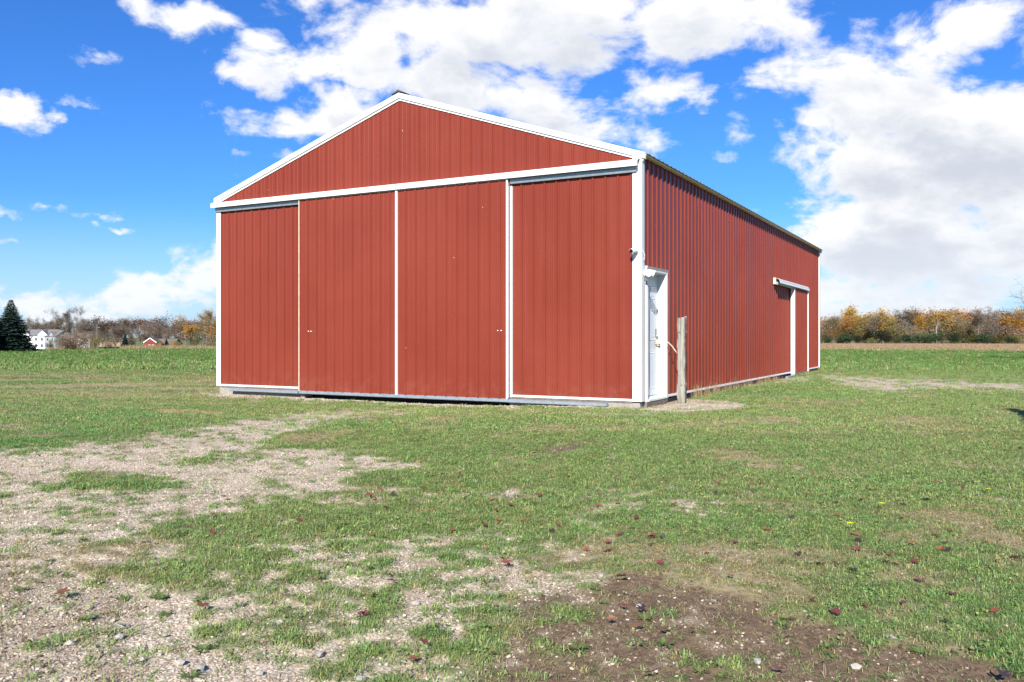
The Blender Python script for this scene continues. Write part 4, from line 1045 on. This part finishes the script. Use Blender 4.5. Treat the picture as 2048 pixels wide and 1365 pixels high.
# ------------------------------------------------------------------ grass, gravel, straw (scattered stuff)
def scatter(name, pts, rot, scl, idx, tint, meshes, label):
    lib = bpy.data.collections.new(name + '_kinds')
    for i, me in enumerate(meshes): lib.objects.link(bpy.data.objects.new('%s_kind_%02d' % (name, i), me))
    me = bpy.data.meshes.new(name); n = len(pts)
    me.vertices.add(n); me.vertices.foreach_set('co', np.asarray(pts, np.float32).ravel())
    me.attributes.new('rot', 'FLOAT_VECTOR', 'POINT').data.foreach_set('vector', np.asarray(rot, np.float32).ravel())
    me.attributes.new('scl', 'FLOAT_VECTOR', 'POINT').data.foreach_set('vector', np.asarray(scl, np.float32).ravel())
    me.attributes.new('idx', 'INT', 'POINT').data.foreach_set('value', np.asarray(idx, np.int32))
    me.attributes.new('tint', 'FLOAT_COLOR', 'POINT').data.foreach_set('color', np.concatenate([tint, np.ones((n, 1))], 1).astype(np.float32).ravel())
    o = bpy.data.objects.new(name, me); COL.objects.link(o); tag(o, label, None, None, 'stuff')
    ng = bpy.data.node_groups.new(name + '_scatter', 'GeometryNodeTree')
    ng.interface.new_socket('Geometry', in_out='INPUT', socket_type='NodeSocketGeometry'); ng.interface.new_socket('Geometry', in_out='OUTPUT', socket_type='NodeSocketGeometry')
    nd, lk = ng.nodes, ng.links
    gi, go = nd.new('NodeGroupInput'), nd.new('NodeGroupOutput')
    ci = nd.new('GeometryNodeCollectionInfo'); ci.inputs['Collection'].default_value = lib; ci.inputs['Separate Children'].default_value = True; ci.inputs['Reset Children'].default_value = True
    ip = nd.new('GeometryNodeInstanceOnPoints'); ip.inputs['Pick Instance'].default_value = True
    def na(nm, ty):
        a = nd.new('GeometryNodeInputNamedAttribute'); a.data_type = ty; a.inputs['Name'].default_value = nm; return a.outputs[0]
    lk.new(gi.outputs[0], ip.inputs['Points']); lk.new(ci.outputs[0], ip.inputs['Instance'])
    lk.new(na('idx', 'INT'), ip.inputs['Instance Index'])
    er = nd.new('FunctionNodeEulerToRotation'); lk.new(na('rot', 'FLOAT_VECTOR'), er.inputs[0]); lk.new(er.outputs[0], ip.inputs['Rotation'])
    lk.new(na('scl', 'FLOAT_VECTOR'), ip.inputs['Scale']); lk.new(ip.outputs[0], go.inputs[0])
    md = o.modifiers.new('scatter', 'NODES'); md.node_group = ng
    return o
def clump_mesh(seed, n, rad, h0, h1, w, lean=.5, matn='blade', flat=False):
    rn = random.Random(seed); mb = MB()
    for _ in range(n):
        a = rn.uniform(0, 6.283); r = rad * math.sqrt(rn.random()); p = Vector((math.cos(a) * r, math.sin(a) * r, -.004))
        b = rn.uniform(0, 6.283); d = Vector((math.cos(b), math.sin(b), 0)); h = rn.uniform(h0, h1); ww = w * rn.uniform(.7, 1.3)
        sd_ = Vector((-d.y, d.x, 0)) * ww * .5
        if flat: k1, k2, z1, z2 = h * .5, h, .006 + rn.random() * .008, .004 + rn.random() * .014
        else:
            ln = rn.uniform(.1, 1) * lean; k1, k2, z1, z2 = h * ln * .35, h * ln * 1.1, h * .62, h * max(.25, 1.05 - .35 * ln)
        m1 = p + d * k1 + Vector((0, 0, z1)); t = p + d * k2 + Vector((0, 0, z2))
        i = len(mb.v); mb.v += [tuple(p - sd_), tuple(p + sd_), tuple(m1 + sd_ * .85), tuple(m1 - sd_ * .85), tuple(t)]
        mb.f += [(i, i + 1, i + 2, i + 3), (i + 3, i + 2, i + 4)]
    return mb.mesh('clump', M[matn], recalc=False)
def broad_mesh(seed, n, rad):
    """clover and other small round leaves held flat over the turf"""
    rn = random.Random(seed); mb = MB()
    for _ in range(n):
        a = rn.uniform(0, 6.283); r = rad * math.sqrt(rn.random()); c = Vector((math.cos(a) * r, math.sin(a) * r, rn.uniform(.008, .030)))
        u = Vector((rn.gauss(0, 1), rn.gauss(0, 1), rn.gauss(0, .35))).normalized(); v = u.cross(Vector((rn.gauss(0, .35), rn.gauss(0, .35), 1))).normalized(); s_ = rn.uniform(.004, .008)
        mb.poly([tuple(c - u * s_), tuple(c - u * s_ * .3 + v * s_ * .7), tuple(c + u * s_ * .6 + v * s_ * .6), tuple(c + u * s_), tuple(c + u * s_ * .6 - v * s_ * .6), tuple(c - u * s_ * .3 - v * s_ * .7)])
    return mb.mesh('clump', M['blade'], recalc=False)
def stone_mesh(seed):
    rn = random.Random(seed); bm = bmesh.new(); bmesh.ops.create_icosphere(bm, subdivisions=1, radius=1)
    for v in bm.verts: v.co *= rn.uniform(.75, 1.15)
    sx, sy, sz = rn.uniform(.8, 1.2), rn.uniform(.6, 1), rn.uniform(.4, .7)
    for v in bm.verts: v.co = Vector((v.co.x * sx, v.co.y * sy, v.co.z * sz))
    me = bpy.data.meshes.new('stone'); bm.to_mesh(me); bm.free(); me.materials.append(M['stone']); return me

def in_view(d0, d1, dens_fn, margin=1.12):
    """random points on the visible stretch of ground between depths d0 and d1, about dens_fn per square metre"""
    A = .5 * (d1 ** 2 - d0 ** 2) * 1.19 * margin; n = int(A * dens_fn)
    d = np.sqrt(RNG.uniform(d0 ** 2, d1 ** 2, n)); x = RNG.uniform(-.595 * margin, .595 * margin, n) * d
    return x, d
def lawn():
    near = [clump_mesh(i, 20, .045, .010, .034, .0036, 1.9) for i in range(4)] + [broad_mesh(7, 11, .035)]            # 0-4 short turf
    mid = [clump_mesh(20 + i, 30, .09, .014, .042, .0065, 1.7) for i in range(3)] + [broad_mesh(8, 22, .08)]           # 5-8
    far = [clump_mesh(40 + i, 30, .24, .06, .15, .022, .8) for i in range(4)]              # 9-12 hay field
    straw = [clump_mesh(60 + i, 9, .06, .02, .075, .0026, flat=True) for i in range(3)]    # 13-15 dead blades lying flat
    X, Y, I, Sc, T = [], [], [], [], []
    def add(x, y, idx, s, tint): X.append(x); Y.append(y); I.append(idx); Sc.append(s); T.append(tint)
    for d0, d1, dn, base, nk, s0 in ((2.0, 6.0, 1150, 0, 5, 1.0), (6.0, 10.5, 620, 0, 5, 1.15), (10.5, 17, 190, 5, 4, 1.0), (17, 30, 80, 5, 4, 1.25), (30, 55, 16, 9, 4, .9), (55, 112, 5.0, 9, 4, 1.3)):
        x, y = in_view(d0, d1, dn)
        g, gv, dt, dry, st = masks(x, y)
        hay = sstep(y, 24, 34) * sstep(x / y, -.2, -.28)
        keep = RNG.random(len(x)) < np.clip(g * (1 - .3 * dry), .07 * (1 - st), 1)
        keep &= barn_dist(x, y) > .10
        keep &= ~((np.hypot(x, y) > 74) & (x / y > .02))
        x, y, dry, g = x[keep], y[keep], dry[keep], g[keep]; n = len(x)
        big = fbm(x * .35, y * .35, 4, 61); small = fbm(x * 3, y * 3, 3, 67)
        lush = np.clip((big - .35) * 2.2, 0, 1)[:, None]
        col = np.array([.31, .40, .135]) * (1 - lush) + np.array([.215, .365, .11]) * lush
        fark = sstep(y, 20, 45)[:, None]; col = col * (1 - fark) + (np.array([.150, .262, .062]) * (.85 + .3 * small[:, None])) * fark
        drk = np.clip(dry[:, None] * .9 + (RNG.random((n, 1)) < .12) * .8, 0, 1); col = col * (1 - drk) + np.array([.46, .37, .21]) * drk
        col = col * RNG.uniform(.72, 1.28, (n, 1)) * np.array([1, 1, 1]) ; col[:, 0] *= RNG.uniform(.85, 1.25, n)
        s = s0 * RNG.uniform(.65, 1.25, n) * (.75 + .5 * small) * (1 - .35 * dry) * np.where((y > 24) & (x / y < -.22), 1.25, 1.0)
        add(x, y, base + np.where(RNG.random(n) < .07, nk - 1, RNG.integers(0, nk - 1, n)) if nk < 9 and base < 9 else base + RNG.integers(0, nk, n), s, col)
    # dead blades on bare soil and worn turf
    for d0, d1, dn in ((2.0, 7.5, 620), (7.5, 16, 130)):
        x, y = in_view(d0, d1, dn); g, gv, dt, dry, st = masks(x, y)
        keep = (RNG.random(len(x)) < np.clip(.25 * g + .55 * dt + .25 * gv + .7 * dry + st, 0, 1)) & (barn_dist(x, y) > .1)
        x, y = x[keep], y[keep]; n = len(x)
        add(x, y, 13 + RNG.integers(0, 3, n), RNG.uniform(.5, 1.1, n), np.array([.42, .33, .20]) * RNG.uniform(.6, 1.35, (n, 1)))
    X = np.concatenate(X); Y = np.concatenate(Y); n = len(X)
    gz = ground_z(X, Y); m_ = masks(X, Y); gz = gz - .018 * np.maximum(m_[1], m_[2]) * sstep(np.hypot(X, Y), 60, 20)
    rot = np.stack([RNG.normal(0, .08, n), RNG.normal(0, .08, n), RNG.uniform(0, 6.283, n)], 1); sc = np.concatenate(Sc)
    scatter('grass', np.stack([X, Y, gz], 1), rot, np.stack([sc, sc, sc], 1), np.concatenate(I), np.concatenate(T), near + mid + far + straw, 'short patchy green lawn grass with dead blades around the barn')
    print('grass clumps', n)
    # gravel
    stones = [stone_mesh(i) for i in range(6)]
    X, Y, Sc, T = [], [], [], []
    for d0, d1, dn, lo, hi in ((2.0, 5.0, 3600, .003, .010), (5.0, 9.0, 1700, .004, .011), (9.0, 16, 330, .006, .014), (2.0, 9, 20, .010, .021)):
        x, y = in_view(d0, d1, dn); g, gv, dt, dry, st = masks(x, y)
        keep = (RNG.random(len(x)) < np.clip(gv + .05 * dt + .015 * g, 0, 1)) & (barn_dist(x, y) > .02)
        x, y = x[keep], y[keep]; n = len(x); X.append(x); Y.append(y); Sc.append(lo + (hi - lo) * RNG.random(n) ** 2.2)
        w = RNG.random((n, 1)); T.append((np.array([.30, .235, .17]) * (1 - w) + np.array([.74, .64, .52]) * w) * RNG.uniform(.75, 1.1, (n, 1)))
    for d0, d1, dn in ((2.0, 5.0, 1500), (5.0, 8.0, 500)):        # crumbs of soil on the bare earth
        x, y = in_view(d0, d1, dn); g, gv, dt, dry, st = masks(x, y)
        keep = (RNG.random(len(x)) < dt); x, y = x[keep], y[keep]; n = len(x); X.append(x); Y.append(y); Sc.append(.003 + .012 * RNG.random(n) ** 2.5)
        T.append(np.array([.13, .092, .062]) * RNG.uniform(.6, 1.6, (n, 1)))
    # gravel strip along the barn foundation
    b = RNG.uniform(-W_B - .3, .3, 9000); a = -np.abs(RNG.normal(.16, .20, 9000)); x = C0[0] - LD[0] * b + SD[0] * a; y = C0[1] - LD[1] * b + SD[1] * a
    keep = barn_dist(x, y) > .0; x, y = x[keep], y[keep]; n = len(x); X.append(x); Y.append(y); Sc.append(.006 + .016 * RNG.random(n) ** 2); T.append(np.array([.52, .44, .35]) * RNG.uniform(.55, 1.3, (n, 1)))
    X = np.concatenate(X); Y = np.concatenate(Y); n = len(X); sc = np.concatenate(Sc)
    m_ = masks(X, Y); gz = ground_z(X, Y) - .018 * np.maximum(m_[1], m_[2]) + sc * .15
    scatter('gravel', np.stack([X, Y, gz], 1), RNG.uniform(-.5, .5, (n, 3)) + np.stack([np.zeros(n), np.zeros(n), RNG.uniform(0, 6.28, n)], 1), np.stack([sc] * 3, 1), RNG.integers(0, 6, n), np.concatenate(T), stones, 'pale crushed limestone gravel of the worn drive')
    print('stones', n)
    # tall dry stalks along the wall and at the field edge
    kinds = [clump_mesh(80 + i, 14, .06, .12, .34, .004, .7, 'drygrass') for i in range(3)] + [clump_mesh(90 + i, 40, .5, .35, .9, .03, .6, 'drygrass') for i in range(3)] + [clump_mesh(95 + i, 24, .3, .05, .16, .03, 1.1, 'drygrass') for i in range(2)]
    b = RNG.uniform(2.4, L_B - .2, 170); b = b[(b < 11.2) | (b > 15) | (RNG.random(len(b)) < .2)]; off = .06 + np.abs(RNG.normal(0, .10, len(b)))
    x = C0[0] - LD[0] * off + SD[0] * b; y = C0[1] - LD[1] * off + SD[1] * b; P = [np.stack([x, y], 1)]; I = [RNG.integers(0, 3, len(x))]; Sc = [RNG.uniform(.6, 1.5, len(x)) * np.exp(-b / 14)]
    px = RNG.uniform(245, 445, 420); D = RNG.uniform(96, 122, 420); P.append(np.stack([(px - 1024) / F_PX * D, D], 1)); I.append(RNG.integers(3, 6, 420)); Sc.append(RNG.uniform(.45, 1.0, 420))
    px = RNG.uniform(95, 190, 160); D = RNG.uniform(70, 76, 160); P.append(np.stack([(px - 1024) / F_PX * D, D], 1)); I.append(RNG.integers(3, 6, 160)); Sc.append(RNG.uniform(.3, .7, 160))
    px = RNG.uniform(1560, 2150, 5200); D = 76 + 190 * RNG.random(5200) ** 1.8; P.append(np.stack([(px - 1024) / F_PX * D, D], 1)); I.append(RNG.integers(6, 8, 5200)); Sc.append(RNG.uniform(.7, 1.6, 5200))
    P = np.concatenate(P); n = len(P); sc = np.concatenate(Sc)
    scatter('dry_grass', np.stack([P[:, 0], P[:, 1], ground_z(P[:, 0], P[:, 1]) - .01], 1), np.stack([np.zeros(n), np.zeros(n), RNG.uniform(0, 6.28, n)], 1), np.stack([sc] * 3, 1), np.concatenate(I), np.ones((n, 3)), kinds, 'dry straw-coloured stalks along the wall base and on the cropped field')
lawn()

# ------------------------------------------------------------------ fallen leaves, weeds, stones, dandelions
def litter():
    rn = random.Random(17)
    def leaf_mesh(seed, matn):
        r2 = random.Random(seed); mb = MB(); pts = []
        lobes = 5; n = 30; curl = r2.uniform(.15, .5)
        for k in range(n):
            a = 2 * math.pi * k / n; rr = .55 + .45 * abs(math.cos(a * lobes / 2)) ** .7 + r2.uniform(-.08, .08)
            if abs(a - math.pi) < .35: rr *= .55
            x, y = rr * math.cos(a), rr * math.sin(a) * .9
            pts.append((x * (1 - .2 * curl), y * (1 - .4 * curl), curl * (y * y * .9 + .35 * max(0, x) ** 2) + r2.uniform(-.05, .05)))
        for k in range(n):
            a, b = pts[k], pts[(k + 1) % n]; am = tuple(c * .5 for c in a); bm_ = tuple(c * .5 for c in b)
            am = (am[0], am[1], am[2] * .5 + .02); bm_ = (bm_[0], bm_[1], bm_[2] * .5 + .02)
            mb.quad(am, a, b, bm_); mb.poly([(0, 0, 0), am, bm_])
        mb.tube([(-.5, 0, .02), (-.9, .05, .06), (-1.35, .02, .12)], .025, 3)
        me = mb.mesh('fallen_leaf', M[matn], recalc=False)
        bm = bmesh.new(); bm.from_mesh(me); bmesh.ops.remove_doubles(bm, verts=bm.verts, dist=1e-4); bm.to_mesh(me); bm.free(); return me
    kinds = {'leaf_red': ('curled rust-red maple leaf fallen on the ground', 'rust-red fallen leaves'), 'leaf_dark': ('shrivelled blackish maple leaf fallen on the ground', 'blackish fallen leaves'),
             'leaf_tan': ('orange-tan maple leaf fallen on the ground', 'orange-tan fallen leaves'), 'leaf_brown': ('dark maroon maple leaf fallen on the ground', 'maroon fallen leaves')}
    meshes = {k: [leaf_mesh(100 + 10 * i + j, k) for j in range(3)] for i, k in enumerate(kinds)}
    spots = [(125, 1192, 'leaf_red', 1.2), (405, 1218, 'leaf_red', 1), (715, 1238, 'leaf_brown', 1), (728, 1236, 'leaf_brown', .8), (1245, 1162, 'leaf_brown', 1.2), (1013, 1132, 'leaf_red', 1), (745, 1198, 'leaf_tan', .9), (783, 1168, 'leaf_red', .9),
             (1880, 1107, 'leaf_red', 1), (1893, 1108, 'leaf_dark', 1), (2030, 1122, 'leaf_brown', 1.3), (1302, 1357, 'leaf_dark', 1.1), (2005, 1358, 'leaf_dark', 1.2), (1560, 1350, 'leaf_brown', 1), (1840, 1168, 'leaf_red', 1), (1710, 1078, 'leaf_tan', 1.1),
             (1640, 1138, 'leaf_red', 1.1), (1670, 1137, 'leaf_brown', .9), (1714, 1108, 'leaf_brown', .9), (1853, 1011, 'leaf_dark', 1.2), (1596, 1119, 'leaf_dark', 1), (1670, 1233, 'leaf_brown', 1), (1895, 1250, 'leaf_red', 1), (1990, 1232, 'leaf_red', .8), (1904, 1198, 'leaf_brown', .9),
             (1535, 1069, 'leaf_red', 1), (1720, 1010, 'leaf_red', 1), (1685, 991, 'leaf_red', 1), (1738, 986, 'leaf_red', 1), (1640, 966, 'leaf_red', 1), (1610, 965, 'leaf_red', 1), (1215, 1104, 'leaf_tan', 1), (1240, 1076, 'leaf_brown', 1), (1300, 1083, 'leaf_red', 1), (1305, 1082, 'leaf_brown', 1),
             (1020, 1011, 'leaf_red', 1), (845, 980, 'leaf_red', 1), (738, 993, 'leaf_red', 1), (690, 1055, 'leaf_red', 1), (640, 1080, 'leaf_tan', 1), (740, 1035, 'leaf_dark', .9), (785, 992, 'leaf_dark', .8), (600, 1048, 'leaf_red', 1), (245, 962, 'leaf_red', 1), (350, 962, 'leaf_brown', .9), (435, 925, 'leaf_red', 1), (405, 893, 'leaf_red', 1), (450, 893, 'leaf_red', .9), (585, 911, 'leaf_red', .9), (715, 858, 'leaf_dark', 1), (788, 858, 'leaf_red', 1)]
    while len(spots) < 235:
        px = rn.uniform(380, 2040); py = 850 + 480 * rn.random() ** 1.25
        if len(spots) > 140: px, py = min(2040, max(700, rn.gauss(1500, 330))), min(1180, max(900, rn.gauss(1015, 70)))
        if px < 700 and py > 1100: continue
        if 900 < px < 2048 and py > 1180 and rn.random() < .6: continue
        spots.append((px, py, rn.choice(['leaf_red', 'leaf_red', 'leaf_red', 'leaf_dark', 'leaf_tan', 'leaf_brown', 'leaf_brown']), rn.uniform(.55, .95)))
    for px, py, k, s in spots:
        x, y = px_ground(px, py); 
        if float(barn_dist(x, y)) < .3: continue
        o = place(rn.choice(meshes[k]), 'fallen_leaf', None, (x, y, float(ground_z(x, y)) + .020), (rn.uniform(-.35, .35), rn.uniform(-.35, .35), rn.uniform(0, 6.28)), .031 * s)
        tag(o, kinds[k][0], 'leaf', kinds[k][1])
    # larger stones
    sm = [stone_mesh(200 + i) for i in range(4)]
    mstone = mk_simple('pale_limestone', (.37, .34, .295), .9, 0, .1, 30, .2)
    for me in sm: me.materials.clear(); me.materials.append(mstone)
    for i, (px, py) in enumerate([(1668, 1207), (1610, 1222), (1712, 1328), (1515, 1318), (1278, 1208), (875, 1228), (832, 1202), (665, 1348), (690, 1343), (362, 1318), (285, 1312), (400, 1330), (815, 990), (720, 1352), (1155, 1093), (941, 1138), (983, 1153), (780, 1228), (777, 1200), (1783, 1272), (1873, 1270), (1202, 1150), (240, 1265), (250, 1245), (140, 1280), (405, 1203), (560, 1240), (640, 1300), (520, 1340), (330, 1262)]):
        x, y = px_ground(px, py); s = rn.uniform(.013, .026)
        o = place(sm[i % 4], 'limestone_pebble', None, (x, y, float(ground_z(x, y)) + s * .1 - .008), (0, 0, rn.uniform(0, 6.28)), s); tag(o, 'pale limestone pebble lying loose on the worn ground', 'stone', 'larger pebbles on the worn ground')
    # broad-leaved weeds in the gravel
    def weed_mesh(seed):
        r2 = random.Random(seed); mb = MB()
        for k in range(26):
            a = r2.uniform(0, 6.283); L = r2.uniform(.035, .10); w = r2.uniform(.006, .013); el = r2.uniform(.15, .9)
            d = Vector((math.cos(a), math.sin(a), el)).normalized(); s_ = Vector((-math.sin(a), math.cos(a), 0)) * w; b0 = Vector((math.cos(a), math.sin(a), 0)) * r2.uniform(0, .03)
            m1 = b0 + d * L * .45; m2 = b0 + d * L * .8 - Vector((0, 0, L * .05)); t = b0 + d * L - Vector((0, 0, L * .22))
            i = len(mb.v); mb.v += [tuple(b0), tuple(m1 - s_), tuple(m1 + s_), tuple(m2 - s_ * .8), tuple(m2 + s_ * .8), tuple(t)]
            mb.f += [(i, i + 1, i + 2), (i + 1, i + 3, i + 4, i + 2), (i + 3, i + 5, i + 4)]
        return mb.mesh('weed', M['weed'], recalc=False)
    wm = [weed_mesh(300 + i) for i in range(5)]
    ws = [(170, 1233), (135, 1145), (30, 1142), (245, 1190), (400, 1195), (330, 1222), (400, 1200), (315, 1190), (110, 1065), (165, 1078), (100, 1118), (220, 1080), (280, 1068), (290, 1083), (75, 910), (40, 1175), (405, 1290), (320, 1193), (560, 1160), (590, 1165), (640, 1155), (480, 1205), (520, 1130), (1190, 1175), (1210, 1200), (985, 1220), (1120, 1215), (1290, 1235), (1570, 1233), (1565, 1245), (1840, 1300), (1780, 1345), (1400, 1340), (1440, 1350), (900, 1335), (380, 1345), (1155, 1290), (1330, 1285), (1650, 1290)]
    for i, (px, py) in enumerate(ws):
        x, y = px_ground(px, py)
        o = place(wm[i % 5], 'weed', None, (x, y, float(ground_z(x, y)) - .012), (0, 0, rn.uniform(0, 6.28)), rn.uniform(.3, .6)); tag(o, *(('small broad-leaved green weed rooted in the pale gravel', 'weed', 'weeds in the pale gravel') if px < 700 else ('small broad-leaved green weed rooted in the dark brown soil patch', 'weed', 'weeds in the brown soil')))
    for px, py in ((1763, 1029), (1699, 1068), (1975, 995)):
        x, y = px_ground(px, py); t = empty('dandelion', (x, y, float(ground_z(x, y)))); tag(t, 'single yellow dandelion flower in the lawn', 'dandelion', 'dandelions in the lawn')
        MB().tube([(0, 0, 0), (.004, 0, .05)], .002, 5).obj('stem', M['weed'], t)
        mb = MB()
        for k in range(36):
            a = k * 2.4; r_ = .022 * math.sqrt((k + 1) / 36); p = Vector((.004, 0, .05)); d = Vector((math.cos(a), math.sin(a), .25)); s_ = Vector((-math.sin(a), math.cos(a), 0)) * .003
            mb.quad(tuple(p - s_), tuple(p + s_), tuple(p + d * r_ + s_), tuple(p + d * r_ - s_))
        mb.obj('flower_head', M['dandelion'], t, recalc=False)
litter()
print('done')
